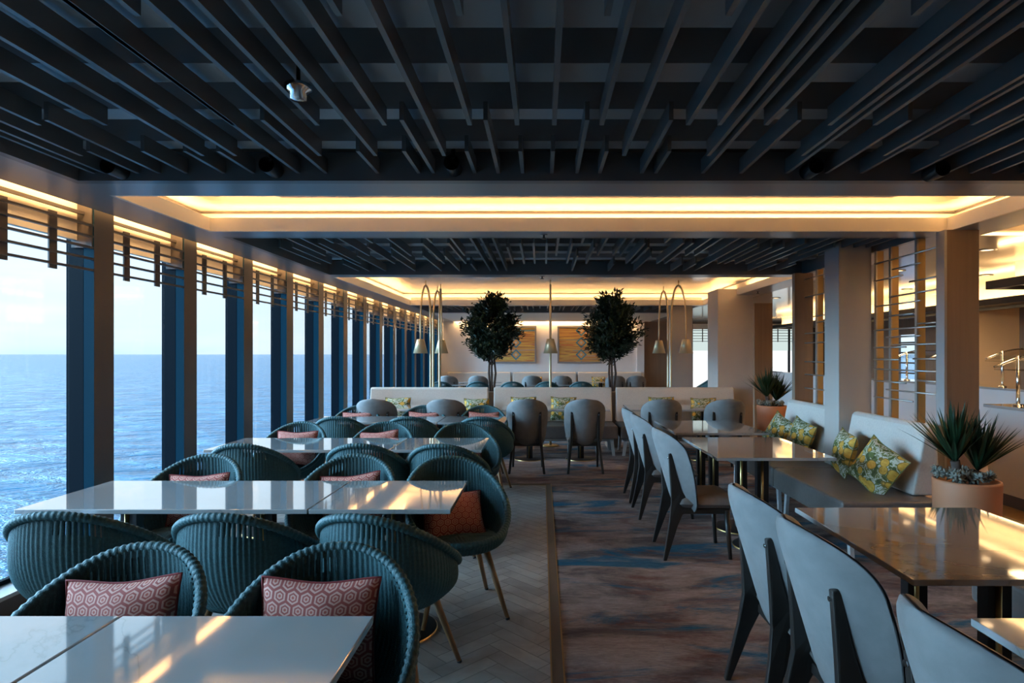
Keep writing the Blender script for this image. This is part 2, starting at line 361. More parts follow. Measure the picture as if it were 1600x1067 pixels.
# herringbone tile strip along the windows (one mesh: a surface pattern)
def herring(x0, x1, y0, y1):
    L, Wd, g = 0.36, 0.09, 0.0025
    bm = bmesh.new(); s2 = math.sqrt(0.5)
    k = int(L/Wd)
    rng = int((y1-y0+x1-x0)/Wd)+12
    cx, cyy = (x0+x1)/2, (y0+y1)/2
    def add(u0, u1, v0, v1):
        pts = [(u0+g, v0+g), (u1-g, v0+g), (u1-g, v1-g), (u0+g, v1-g)]
        p = [(cx+(u-v)*s2, cyy+(u+v)*s2) for u, v in pts]
        if max(a for a, _ in p) < x0 or min(a for a, _ in p) > x1 or max(a for _, a in p) < y0 or min(a for _, a in p) > y1: return
        bm.faces.new([bm.verts.new((a, b, 0)) for a, b in p])
    for j in range(-rng, rng):
        for i in range(-rng//(2*k)-2, rng//(2*k)+3):
            u = (j+2*k*i)*Wd; v = j*Wd
            add(u, u+L, v, v+Wd)
            add(u+L, u+L+Wd, v, v+L) if False else add(u-Wd, u, v, v+L)
    for co, no in (((x0,0,0),(-1,0,0)), ((x1,0,0),(1,0,0)), ((0,y0,0),(0,-1,0)), ((0,y1,0),(0,1,0))):
        bmesh.ops.bisect_plane(bm, geom=bm.verts[:]+bm.edges[:]+bm.faces[:], plane_co=co, plane_no=no, clear_outer=True)
    for f in bm.faces:
        if f.normal.z < 0: f.normal_flip()
    me = bpy.data.meshes.new('floor_tile'); bm.to_mesh(me); bm.free(); me.materials.append(MT['tile'])
    o = bpy.data.objects.new('floor_tile', me); COL.objects.link(o); return o
struct(herring(-3.02, 0.045, BACKY, 7.05))
g_ = M().box(-3.02, 0.045, BACKY, 7.05, -0.012, -0.001).build('floor_grout', mat('grey_grout', (0.16, 0.15, 0.14), 0.8)); struct(g_)
c_ = M().box(0.105, 3.36, BACKY, 7.05, -0.012, 0.0).box(-3.02, 3.36, 7.11, 12.6, -0.012, 0.0).box(0.105, 3.36, 7.05, 7.11, -0.012, 0.0).box(-3.02, 9, 12.6, FARY, -0.012, 0.0)
struct(c_.build('floor_carpet', 'carpet'))
t_ = M().box(0.045, 0.105, BACKY, 7.11, -0.012, 0.001); t_.box(-3.02, 0.045, 7.05, 7.11, -0.012, 0.001)
struct(t_.build('trim_1', mat('dark_stone_strip', (0.05, 0.042, 0.035), 0.35)))
t_ = M().box(0.040, 0.048, BACKY, 7.05, -0.012, 0.004); t_.box(0.101, 0.109, BACKY, 7.114, -0.012, 0.004); t_.box(-3.02, 0.048, 7.045, 7.053, -0.012, 0.004); t_.box(-3.02, 0.109, 7.107, 7.114, -0.012, 0.004)
struct(t_.build('trim_2', 'brassdull'))
struct(M().box(3.36, 9.0, BACKY, 12.6, -0.012, 0.0).build('floor_wood', 'woodfloor'))
struct(M().box(4.27, 4.33, -2, 12.0, 0.0, 0.003).build('trim_3', 'deck'))
# roof slab, back wall, right wall
struct(M().box(-3.4, 9.2, BACKY-0.1, FARY+0.8, 2.96, 3.06).build('ceiling', 'deck'))
struct(M().box(-3.4, 9.2, BACKY-0.1, BACKY, 0, 2.96).build('wall_back', 'greige'))
# window wall
PIT = 1.03; Y0 = 4.098
KS = range(-4, 14)
def col_y(k): return Y0+PIT*k
sill = M(); sill.box(-3.22, WX, BACKY, FARY, 0.0, 0.158); struct(sill.build('trim_4', ['sill']))
struct(M().box(WX-0.004, WX+0.006, BACKY, FARY, 0.0, 0.135).build('baseboard_left', 'brown'))
struct(M().box(-3.40, -3.215, BACKY, FARY, 2.55, 2.96).box(-3.215, -3.0, BACKY, col_y(-4), 0.0, 2.96).build('wall_left', 'cream'))  # unseen stretch behind the camera made solid to cut window light
cover = None
for k in KS:
    y = col_y(k); w = 0.19 if k < 13 else 0.74
    if k == 13: cover = None
    if cover is None:
        m = M(); m.box(-3.09, WX, y, y+w, 0.158, 2.60)
        for i in (2, 4): m.mi[i] = 1
        cover = m.build('wall_left_column', ['brown', 'blue'], loc=(0, 0, 0)); base = y
        mu = M().box(-3.21, -3.096, y+0.004, y+w-0.004, 0.158, 2.60).build('wall_left_mullion', 'navy', cover)
        struct(cover)
    else:
        c = cover.copy(); COL.objects.link(c); c.location.y = y-base
        mm = mu.copy(); COL.objects.link(mm); mm.parent = c
# panes, valance boards and louver screens of each bay
def window_bay(idx, y):                              # bay runs from y to y+0.84
    root = bpy.data.objects.new('window_%d' % idx, None); COL.objects.link(root); root.location = (0, y, 0); root['kind'] = 'structure'
    return root
bay0 = None; bay_parts = []
for i, k in enumerate(KS[:-1]):
    y = col_y(k)+0.19
    root = window_bay(i+1, y)
    if not bay_parts:
        L = PIT-0.19
        bay_parts.append(M().box(-3.195, -3.187, 0, L, 0.16, 2.60).build('glass_pane', 'pane', root))
        bay_parts.append(M().box(-3.16, -3.125, 0, L, 2.285, 2.62).build('valance_board', 'cream', root))
        bay_parts.append(M().box(-3.10, -3.075, 0.0, L, 2.455, 2.475).build('valance_rail', 'brown', root))
        for z in (2.385, 2.31, 2.235, 2.16, 2.085):
            bay_parts.append(M().box(-3.045, -3.022, 0.0, L, z-0.007, z+0.007).build('louver_rod', 'brown', root))
        for a in (0.15, 0.505):
            bay_parts.append(M().box(-3.06, -3.05, a, a+0.062, 2.055, 2.415).build('louver_plate', 'brown', root))
        bay_parts.append(M().box(-3.165, -3.026, L-0.012, L-0.001, 2.235, 2.60).build('valance_end', 'brown', root))
        bay_parts.append(M().box(-3.205, -3.175, 0, L, 0.159, 0.185).build('bottom_rail', 'navy', root))
    else:
        for p in bay_parts:
            c = p.copy(); COL.objects.link(c); c.parent = root
# soffits (dropped ceiling) : slab 2.48-2.51
CROSS = [(3.43, 3.68), (4.78, 4.98), (7.41, 7.60), (12.0, 12.15), (14.2, 14.4)]
sf = M(); sf.box(-2.96, -2.62, BACKY, FARY, ZC, ZC+0.03); sf.box(-2.975, -2.955, BACKY, FARY, ZC, ZC+0.16)
for a, b in CROSS: sf.box(-2.62, 3.19, a, b, ZC, ZC+0.03)
sf.box(3.19, SX, BACKY, 12.15, ZC, ZC+0.03); sf.box(-2.62, 3.19, BACKY, 0.25, ZC, ZC+0.03)
struct(sf.build('ceiling_soffit', 'soffit'))
# coffers
def coffer(n, x0, x1, y0, y1, top=2.68, led='led', sides='nsew', ceil='glossceil'):
    t = 0.02; d = 0.16
    m = M()
    if 's' in sides: m.box(x0+t, x1-t, y0, y0+t, ZC, 2.587)
    if 'n' in sides: m.box(x0+t, x1-t, y1-t, y1, ZC, 2.587)
    if 'w' in sides: m.box(x0, x0+t, y0, y1, ZC, 2.587)
    if 'e' in sides: m.box(x1-t, x1, y0, y1, ZC, 2.587)
    lip = struct(m.build('trim_%d' % n, 'cream'))
    w = M(); X0, X1, Yy0, Y1 = x0-d, x1+d, y0-d, y1+d
    w.box(X0-0.02, X1+0.02, Yy0-0.02, Yy0, ZC+0.03, top); w.box(X0-0.02, X1+0.02, Y1, Y1+0.02, ZC+0.03, top); w.box(X0-0.02, X0, Yy0, Y1, ZC+0.03, top); w.box(X1, X1+0.02, Yy0, Y1, ZC+0.03, top)
    w.build('coffer_wall', 'cream', lip)
    M().box(X0, X1, Yy0, Y1, top, top+0.03).build('coffer_ceiling', ceil, lip)
    q = M(); e = 0.012
    for bb in ((X0, X1, Yy0, Yy0+e), (X0, X1, Y1-e, Y1), (X0, X0+e, Yy0+e, Y1-e), (X1-e, X1, Yy0+e, Y1-e)): q.box(*bb, top-0.022, top-0.008)
    q.build('shadow_gap_strip', 'brown', lip)  # brown strip put in for the dark line of the gap's shade
    q = M(); z0, z1 = ZC+0.032, ZC+0.045
    a0, a1 = 0.05, 0.085
    if 's' in sides: q.box(x0, x1, y0-a1, y0-a0, z0, z1)
    if 'n' in sides: q.box(x0, x1, y1+a0, y1+a1, z0, z1)
    if 'w' in sides: q.box(x0-a1, x0-a0, y0, y1, z0, z1)
    if 'e' in sides: q.box(x1+a0, x1+a1, y0, y1, z0, z1)
    q.build('cove_light_strip', led, lip)
    return lip
coffer(5, -2.62, 3.19, 3.68, 4.78)
coffer(6, -2.62, 3.19, 7.60, 12.0, top=2.74, led=emitter('warm_led_large_coffer', WARM, LED_W*1.3))
coffer(7, SX, 8.9, 0.6, 4.75, top=2.72)
struct(M().box(-1.9, 2.55, 3.73, 4.42, 2.655, 2.672).build('trim_8', 'soffit'))
# starboard ceiling
sc_ = M(); sc_.box(SX, 9.1, 4.93, FARY, ZC, ZC+0.03); sc_.box(3.19, SX, 12.15, FARY, ZC, ZC+0.03); sc_.box(SX, 9.1, BACKY, 0.42, ZC, ZC+0.03)
struct(sc_.build('ceiling_starboard', 'glossceil'))
struct(M().box(-2.62, 3.19, 14.4, FARY-0.2, ZC, ZC+0.03).build('ceiling_far', 'cream'))
# LED run above the windows and along the far wall
struct(M().box(-3.03, -2.985, BACKY, FARY, 2.60, 2.615).build('ceiling_window_light', emitter('window_led', WARM, LED_W*0.75)))
struct(M().box(-2.95, 2.8, FARY-0.12, FARY-0.06, 2.56, 2.575).build('ceiling_wall_light', 'led'))
struct(M().box(-3.22, -2.955, BACKY, FARY, 2.64, 2.66).build('ceiling_window_slot', 'cream'))
# far wall with openings to starboard
fw = M(); fw.box(-3.3, 2.83, FARY, FARY+0.15, 0, 2.96)
struct(fw.build('wall_far', 'wallwhite'))
struct(M().box(2.83, 3.05, FARY-0.05, FARY+0.15, 0, 2.96).build('wall_far_return', 'wallwhite'))
struct(M().box(3.05, 4.45, FARY+0.10, FARY+0.25, 0, 2.96).build('wall_far_recess', 'tan'))
ww = M()
for a, b in ((5.2, 6.7), (8.0, 9.2)): ww.box(a, b, FARY, FARY+0.15, 0, 2.96)
for a, b in ((4.45, 5.2), (6.7, 8.0)): ww.box(a, b, FARY, FARY+0.15, 0, 0.5); ww.box(a, b, FARY, FARY+0.15, 2.4, 2.96)
struct(ww.build('wall_far_starboard', 'brown'))
for n, (a, b) in enumerate(((4.45, 5.2), (6.7, 8.0))):
    r_ = bpy.data.objects.new('window_%d' % (30+n), None); COL.objects.link(r_); r_['kind'] = 'structure'
    M().box(a, b, FARY+0.1, FARY+0.11, 0.5, 2.4).build('glass_pane', 'pane', r_)
    fr = M(); fr.box(a, a+0.06, FARY-0.02, FARY+0.1, 0.5, 2.4)
    if n: fr.box(a+0.68, a+0.72, FARY-0.02, FARY+0.1, 0.5, 2.4); fr.box(b-0.25, b, FARY-0.02, FARY+0.1, 0.5, 2.4)
    fr.build('window_frame', 'navy', r_)
    M().box(a+0.06, b, FARY-0.03, FARY, 2.26, 2.42).build('valance_board', 'cream', r_)
    for z in (2.22, 2.14, 2.06, 1.98, 1.90): M().box(a+0.06, b, FARY-0.05, FARY-0.035, z-0.008, z+0.008).build('louver_rod', 'brown', r_)
    M().box(a+0.33, a+0.36, FARY-0.035, FARY-0.03, 1.88, 2.28).build('louver_plate', 'brown', r_)
    M().box(a+0.06, b, FARY+0.05, FARY+0.055, 1.62, 2.3).build('roller_blind', emitter('daylight_glow_blind', (0.80, 0.95, 0.92), 0.42), r_); M().box(a+0.06, b, FARY+0.07, FARY+0.075, 0.52, 2.3).build('daylight_glow_pane', emitter('daylight_glow_white', (0.95, 0.98, 1.0), 0.55), r_)  # daylight put into the blind as glow; added glowing pane fills the window
    M().box(a, b, FARY+0.3, FARY+0.34, 1.02, 1.06).build('outer_rail', 'brown', r_)
# right wall with three windows
rw = M()
WINR = [(13.2, 13.75), (14.4, 15.5)]
ys = [BACKY]+[v for p in WINR for v in p]+[FARY]
for a, b in zip(ys[::2], ys[1::2]): rw.box(9.0, 9.15, a, b, 0, 2.96)
for a, b in WINR: rw.box(9.0, 9.15, a, b, 0, 0.9); rw.box(9.0, 9.15, a, b, 2.0, 2.96)
struct(rw.build('wall_right', 'tan'))
for n, (a, b) in enumerate(WINR):
    r_ = bpy.data.objects.new('window_%d' % (34+n), None); COL.objects.link(r_); r_['kind'] = 'structure'
    M().box(9.08, 9.09, a, b, 0.9, 2.0).build('glass_pane', 'pane', r_)
    for z in (1.05, 1.3, 1.55, 1.8): M().box(8.98, 9.0, a, b, z-0.02, z+0.02).build('louver_rod', 'brown', r_)
# columns and panels on the aisle side
struct(M().box(2.79, 3.10, 5.72, 6.01, 0, ZC+0.1).build('wall_column_aisle', 'greige', bevel=0.006))
struct(M().box(2.60, 3.02, 12.2, 12.6, 0, ZC+0.1).build('wall_column_far', 'greige', bevel=0.006))
struct(M().box(2.86, 3.44, 9.9, 10.5, 0, ZC+0.1).build('wall_pier', 'greige', bevel=0.006))
struct(M().box(4.02, 4.36, 11.5, 11.7, 0, ZC).build('wall_post_far', 'tan'))
struct(M().box(3.13, 3.38, 4.70, 4.80, 0, ZC).build('wall_post_near', ['tan'], bevel=0.003))
struct(M().box(3.11, 3.13, 4.70, 4.80, 0, ZC).build('trim_9', 'soffit'))
struct(M().box(3.0, 3.22, 7.22, 7.30, 0, ZC).build('wall_post_middle', ['tan'], bevel=0.003))
struct(M().box(6.95, 7.85, 10.0, 10.3, 0, ZC).build('wall_block', 'beige'))

# ================================================================== slatted ceiling panels
def slat_panel(name, label, x0, x1, y0, y1, segs, beams):
    r = thing(name, label, 'ceiling panel')
    f = M(); f.box(x0, x1, y1-0.06, y1, ZC, 2.64); f.box(x0, x1, y0, y0+0.06, ZC, 2.64); f.box(x0, x0+0.05, y0+0.06, y1-0.06, ZC, 2.64); f.box(x1-0.05, x1, y0+0.06, y1-0.06, ZC, 2.64)
    f.build('panel_frame', 'slat', r)
    for a, b in beams: M().box(x0+0.05, x1-0.05, a, b, 2.62, 2.78).build('cross_beam', 'deckbeam', r)
    for x, a, b in segs:
        M().box(x-0.0095, x+0.0095, a, b, 2.52, 2.60).build('slat', 'slat', r)
    return r
def pxs(l, k): return [(p-847)*k for p in l]
S1 = []
for x in pxs([601, 734, 808, 866, 940, 1124, 1075, 1197, 1296, 1367, 1519, 496, 366, 165, 62], .0028): S1.append((x, 0.4, 2.66))
for x in pxs([587, 694, 975, 1107, 1254, 1382, 1470, 500, 368, 317, 127], .003232): S1.append((x, 0.4, 3.07))
for x in pxs([67, 407, 626, 758, 918, 1050, 1426, 1252], .00272): S1 += [(x, 0.4, 1.8), (x, 2.6, 3.37)]
for x in pxs([559, 631, 729, 813, 864, 948, 1046, 289, 341, 223, 138], .00316): S1.append((x, 3.0, 3.37))
for x in pxs([471, 172, 155, 1095, 1225, 1340, 1418, 1470, 1509], .00359): S1.append((x, 0.4, 3.37))
for x in (2.5, 2.66, 2.8, 2.93, 3.05): S1.append((x, 0.4, 3.37))
slat_panel('slatted_ceiling_panel', 'charcoal slatted ceiling panel overhead nearest the camera, above the front tables', -2.62, 3.19, 0.25, 3.43, S1, [(0.5, 1.0), (1.45, 2.05), (2.30, 2.46), (2.73, 2.85), (3.14, 3.26)])
rr = random.Random(3)
def rand_segs(x0, x1, n, rows, y0, y1):
    out = []; x = x0
    pit = (x1-x0)/n
    for i in range(n):
        xx = x0+pit*(i+0.5)+rr.uniform(-0.3, 0.3)*pit; t = rr.random()
        a, b, c, d = rows
        if t < 0.25: out.append((xx, y0, c)); out.append((xx, d, y1)) if rr.random() < .5 else None
        elif t < 0.45: out.append((xx, y0, y1))
        elif t < 0.65: out.append((xx, b, d))
        elif t < 0.85: out.append((xx, c, y1)); out.append((xx, y0, a)) if rr.random() < .5 else None
        else: out.append((xx, a, d))
    return out
slat_panel('slatted_ceiling_panel', 'charcoal slatted ceiling panel beyond the first glowing coffer, above the middle tables', -2.62, 3.19, 4.98, 7.41,
           rand_segs(-2.5, 3.1, 50, (5.49, 5.70, 6.2, 6.75), 5.05, 7.33), [(5.15, 5.3), (5.6, 5.75), (6.05, 6.2), (6.5, 6.65), (6.95, 7.1)])
slat_panel('slatted_ceiling_panel', 'charcoal slatted ceiling panel farthest back, in front of the white art wall', -2.62, 3.19, 12.15, 14.2,
           rand_segs(-2.5, 3.1, 40, (12.6, 12.9, 13.4, 13.8), 12.22, 14.12), [(12.5, 12.65), (13.2, 13.35), (13.8, 13.9)])

# ================================================================== outside
sea_ = M(); sea_.v = [(-30000, -30000, 0), (30000, -30000, 0), (30000, 30000, 0), (-30000, 30000, 0)]; sea_.face((0, 1, 2, 3))
so = sea_.build('sea', 'sea', loc=(0, 0, -22)); so['kind'] = 'stuff'; so['label'] = 'open blue sea out to the horizon beyond the windows'; so['category'] = 'sea'

# ================================================================== wicker tub chair
def make_wicker(label):
    r = thing('woven_tub_chair', label, 'chair')
    NR = 92; n = NR*4
    def rim(t):                                       # t=0 at the back
        c, s_ = math.cos(t), math.sin(t)
        x = 0.290*math.copysign(abs(s_)**0.92, s_); y = -0.305*c-0.01
        z = 0.47+0.375*((1+c)/2)**1.3
        return Vector((x, y, z))
    def base(t): return Vector((0.215*math.sin(t), -0.21*math.cos(t)+0.01, 0.395))
    def pt(t, v, off):
        A, B = base(t), rim(t)
        vv = v**0.9
        p = A.lerp(B, v)
        out = Vector((math.sin(t), -math.cos(t), 0))
        p += out*(0.055*math.sin(PI*min(1, vv))*(0.75+0.25*math.cos(t)))
        p.z += -0.02*math.sin(PI*v)
        rib = 0.0026*math.cos(NR*t)
        return p+out*(off+rib)
    uvc = lambda u, v: (u, v)
    m = M(); m.grid(lambda u, v: pt(2*PI*u, v, 0.006), n, 9, wrapu=True, uvf=uvc)
    m.grid(lambda u, v: pt(2*PI*u, v*0.985+0.01, -0.008), n, 9, wrapu=True, flip=True, uvf=uvc)
    m.build('woven_shell', 'weave', r)
    b = M(); b.lathe([(0.001, 0.385), (0.12, 0.385), (0.21, 0.392), (0.218, 0.40)], 40); b.build('seat_base', 'teal', r)
    s_ = M()
    def seat(u, v):
        t = 2*PI*u; p = pt(t, 0.16, -0.012); q = Vector((0, 0.02, 0.448)); w = q.lerp(p, v); w.z = 0.448+0.006*math.cos(w.x*2*PI/0.021)*(1 if v < 0.97 else 0)-0.02*v**4; return w
    s_.grid(seat, 120, 12, wrapu=True); s_.build('seat', 'teal', r)
    e = M(); NP = NR*4; pts = [rim(2*PI*i/NP)+Vector((math.sin(2*PI*i/NP), -math.cos(2*PI*i/NP), 0))*0.012 for i in range(NP)]
    e.tube(pts, [0.019+0.002*math.cos(NR*2*PI*i/NP) for i in range(NP)], 9, closed=True); e.build('braided_rim', 'teal', r)
    for sx_ in (-1, 1):
        for sy in (-1, 1):
            l = M(); l.tube([(sx_*0.135, sy*0.13, 0.40), (sx_*0.24, sy*0.235, 0.012)], [0.021, 0.012], 10); lo = l.build('leg', 'oak', r)
            M().tube([(sx_*0.24, sy*0.235, 0.012), (sx_*0.2433, sy*0.238, 0.0)], 0.0125, 10).build('foot_glide', 'blackmetal', lo)
    return r
# (x, y, rotation, label); rotation 0 = sitter faces away from the camera
WCH = []
def wl_(x, y, rz, label, grp): WCH.append((x, y, rz, label, grp))
NS = 'woven chairs on the far side of the window tables'; SS = 'woven chairs on the near side of the window tables'
wl_(-0.69, 1.80, PI+0.04, 'teal woven tub chair facing us behind the nearest window table, at its aisle end', NS)
wl_(-1.37, 1.80, PI-0.02, 'teal woven tub chair facing us behind the nearest window table, left of the aisle-end chair', NS)
wl_(-2.09, 2.86, 0.10, 'teal woven tub chair with back to us at the second window table, against the window', SS)
wl_(-1.34, 2.84, -0.03, 'teal woven tub chair with back to us at the second window table, middle seat', SS)
wl_(-0.695, 2.82, -0.22, 'teal woven tub chair with back to us at the second window table, aisle end', SS)
wl_(-2.18, 3.68, PI, 'teal woven tub chair facing us behind the second window table, window seat', NS)
wl_(-1.21, 3.68, PI, 'teal woven tub chair facing us behind the second window table, middle seat', NS)
wl_(-0.505, 3.62, PI+0.35, 'teal woven tub chair turned toward the window behind the second table, jutting into the aisle', NS)
wl_(-2.25, 4.80, 0.05, 'teal woven tub chair with back to us at the third window table, window seat', SS)
wl_(-1.36, 4.80, 0.0, 'teal woven tub chair with back to us at the third window table, middle seat', SS)
wl_(-0.72, 4.78, -0.1, 'teal woven tub chair with back to us at the third window table, aisle seat', SS)
wl_(-2.33, 5.60, PI, 'teal woven tub chair facing us behind the third window table, window seat', NS)
wl_(-1.50, 5.60, PI, 'teal woven tub chair facing us behind the third window table, middle seat', NS)
wl_(-0.69, 5.56, PI+0.3, 'teal woven tub chair turned toward the window behind the third table, aisle seat', NS)
wl_(-2.18, 6.73, 0, 'teal woven tub chair with back to us at the fourth window table, window seat', SS)
wl_(-1.42, 6.73, 0, 'teal woven tub chair with back to us at the fourth window table, middle seat', SS)
wl_(-0.62, 6.70, -0.1, 'teal woven tub chair with back to us at the fourth window table, aisle seat', SS)
wl_(-2.33, 7.50, PI, 'teal woven tub chair facing us behind the fourth window table, window seat', NS)
wl_(-1.50, 7.50, PI, 'teal woven tub chair facing us behind the fourth window table, middle seat', NS)
wl_(-0.74, 7.50, PI, 'teal woven tub chair facing us behind the fourth window table, aisle seat', NS)
FG = 'woven chairs in the far dining bay'
for i, (x, d) in enumerate(((-2.45, 'by the last windows'), (-1.55, 'left of the left potted tree'), (-0.72, 'just right of the left potted tree'), (0.12, 'behind the middle arc lamp'), (0.95, 'left of the right potted tree'))):
    wl_(x, 14.9, 0, 'small distant teal woven chair over the booth backs, ' + d, FG)
w0 = None; wicker = []
for x, y, rz, lab, g in WCH:
    if w0 is None:
        w0 = make_wicker(lab); w0.location = (x, y, 0); w0.rotation_euler = (0, 0, rz); w0['group'] = g; o = w0
    else: o = dup(w0, (x, y, 0), rz, lab, g)
    wicker.append(o)
o = dup(w0, (4.55, 16.2, 0), 0.9, 'tall round-backed woven lounge chair by the far starboard window', 'woven lounge chair'); o.scale = (1.3, 1.3, 1.3)

# ================================================================== cushions
def make_cushion(name, w, h, t, cloth, pipe, uvs, label, seed=0):
    r = thing(name, label, 'cushion')
    rn = random.Random(seed)
    def P(u, v, sgn):
        a, b = 2*u-1, 2*v-1
        px_ = a*w/2*(1-0.07*(1-b*b)); pz = b*h/2*(1-0.09*(1-a*a)-0.03*(1-a*a)*math.cos(3*a+seed))
        th = t/2*max(0, (1-abs(a)**2.6))**0.55*max(0, (1-abs(b)**2.6))**0.55
        th *= 1+0.10*math.sin(5*a+2*b+seed)
        return (px_, sgn*th, pz)
    m = M()
    uvf = lambda u, v: (u*w*uvs, v*h*uvs)
    m.grid(lambda u, v: P(u, v, -1), 24, 18, uvf=uvf); m.grid(lambda u, v: P(u, v, 1), 24, 18, flip=True, uvf=uvf)
    m.build('cover', cloth, r)
    e = []
    for i in range(24): e.append(P(i/24, 0, 0))
    for i in range(18): e.append(P(1, i/18, 0))
    for i in range(24): e.append(P(1-i/24, 1, 0))
    for i in range(18): e.append(P(0, 1-i/18, 0))
    M().tube(e, 0.0042, 6, closed=True).build('piping', pipe, r)
    return r
hx = None
for i, (ci, dx, rot, lab) in enumerate([
        (0, 0.03, 0.02, 'red hexagon cushion with dark piping on the aisle-end chair behind the nearest table'),
        (1, 0.0, -0.07, 'red and pink hexagon cushion, tilted, in the left chair behind the nearest table'),
        (5, 0.0, -0.04, 'red hexagon cushion in the window chair behind the second table'),
        (6, 0.0, -0.10, 'red hexagon cushion in the middle chair behind the second table, right corner raised'),
        (7, -0.02, 0.05, 'orange-red hexagon cushion in the turned aisle chair behind the second table'),
        (11, 0.0, 0.0, 'red hexagon cushion in the window chair behind the third table'),
        (12, 0.05, -0.08, 'red hexagon cushion in the middle chair behind the third table'),
        (13, 0.0, 0.05, 'red hexagon cushion in the aisle chair behind the third table'),
        (17, 0.0, -0.03, 'small red cushion in the window chair behind the fourth table'),
        (18, 0.0, 0.03, 'small red cushion in the middle chair behind the fourth table'),
        (19, 0.0, 0.02, 'small red cushion in the aisle chair behind the fourth table')]):
    ch = wicker[ci]; rz = ch.rotation_euler.z
    bx_, by_ = ch.location.x, ch.location.y
    ox = dx*math.cos(rz)-(-0.17)*math.sin(rz); oy = dx*math.sin(rz)+(-0.17)*math.cos(rz)
    loc = (bx_+ox, by_+oy, 0.625)
    if hx is None: hx = make_cushion('hexagon_cushion', 0.385, 0.33, 0.13, 'hexa', 'piping', 21.5, lab); o = hx
    else: o = dup(hx, loc, 0, lab)
    if ci in (5, 6): loc = (loc[0], loc[1], 0.595)
    if ci in (7, 13): loc = (loc[0], loc[1]-0.06, 0.535)
    o.location = loc; o['group'] = 'hexagon cushions in the woven chairs'
    o.rotation_euler = (-0.75 if ci in (7, 13) else -0.2, rot, rz-PI)

# ================================================================== tables
def make_table(name, label, w, d, peds, group, seam=None):
    r = thing(name, label, 'table', group=group)
    M().box(-w/2, w/2, -d/2, d/2, 0.727, 0.75).build('tabletop', 'marble', r, bevel=0.003)
    for px_, py_ in peds:
        p = M(); p.box(px_-0.045, px_+0.045, py_-0.03, py_+0.03, 0.012, 0.72); p.box(px_-0.16, px_+0.16, py_-0.16, py_+0.16, 0.715, 0.727)
        po = p.build('pedestal', 'blackmetal', r, bevel=0.002)
        M().tube([(px_-0.008, py_-0.033, 0.02), (px_-0.008, py_-0.033, 0.715)], 0.011, 10).build('brass_tube', 'brass', po)
        M().lathe([(0.001, 0.014), (0.21, 0.014), (0.222, 0.010)], 40, (px_, py_, 0)).build('base_disc', 'blackmetal', po)
        M().lathe([(0.222, 0.010), (0.226, 0.007), (0.226, 0.0)], 40, (px_, py_, 0)).build('base_rim', 'brass', po)
    return r
TW = 'marble tables along the windows'
rows = [  # back y, depth, left x, seam x, right x, label word
    (1.789, 0.72, -2.70, -1.238, -0.495, 'nearest'), (3.695, 0.685, -2.615, -1.16, -0.453, 'second'), (5.58, 0.70, -2.72, -1.225, -0.487, 'third'), (7.53, 0.70, -2.70, -1.18, -0.42, 'fourth')]
for by, d, xl, xs, xr, wd in rows:
    a = xs-xl-0.004; b = xr-xs-0.004
    t = make_table('dining_table', 'long white marble table by the window, left part of the %s row from the front' % wd, a, d, [(-0.37, 0), (0.37, 0)], TW); t.location = ((xl+xs)/2-0.002, by-d/2, 0)
    t = make_table('dining_table', 'small square white marble table at the aisle end of the %s row from the front' % wd, b, d, [(0, 0)], TW); t.location = ((xs+xr)/2+0.002, by-d/2, 0)
TR = 'marble tables along the aisle banquettes'
for x, y0, y1, w, lab in ((1.71, 0.75, 1.775, 0.92, 'white marble table cut off by the lower right corner of the view'), (1.72, 2.075, 3.05, 0.905, 'large white marble table at right beside the near terracotta planter'),
                          (1.74, 4.505, 5.63, 0.89, 'white marble table between grey chairs and the aisle column banquette'), (1.755, 5.92, 7.03, 0.915, 'white marble table farther along the aisle banquette, behind another')):
    t = make_table('dining_table', lab, w, y1-y0, [(0, -0.25), (0, 0.25)], TR); t.location = (x, (y0+y1)/2, 0)
TM = 'marble tables at the cross banquettes'
for x, lab in ((-1.86, 'white marble table at the left cross banquette by the windows'), (0.19, 'white marble table at the middle cross banquette between two grey chairs'), (1.98, 'white marble table at the right cross banquette beside the pier')):
    t = make_table('dining_table', lab, 1.5, 0.85, [(-0.37, 0), (0.37, 0)], TM); t.location = (x, 8.82, 0)
for x, lab in ((-1.85, 'distant white table in front of the far left wall banquette'), (0.2, 'distant white table in front of the far middle wall banquette'), (2.0, 'distant white table in front of the far right wall banquette')):
    t = make_table('dining_table', lab, 1.5, 0.8, [(-0.37, 0), (0.37, 0)], 'distant marble tables'); t.location = (x, 16.95, 0)
for x, lab in ((-1.6, 'distant white table among the small woven chairs, left'), (0.4, 'distant white table among the small woven chairs, right')):
    t = make_table('dining_table', lab, 1.5, 0.7, [(-0.37, 0), (0.37, 0)], 'distant marble tables'); t.location = (x, 15.45, 0)

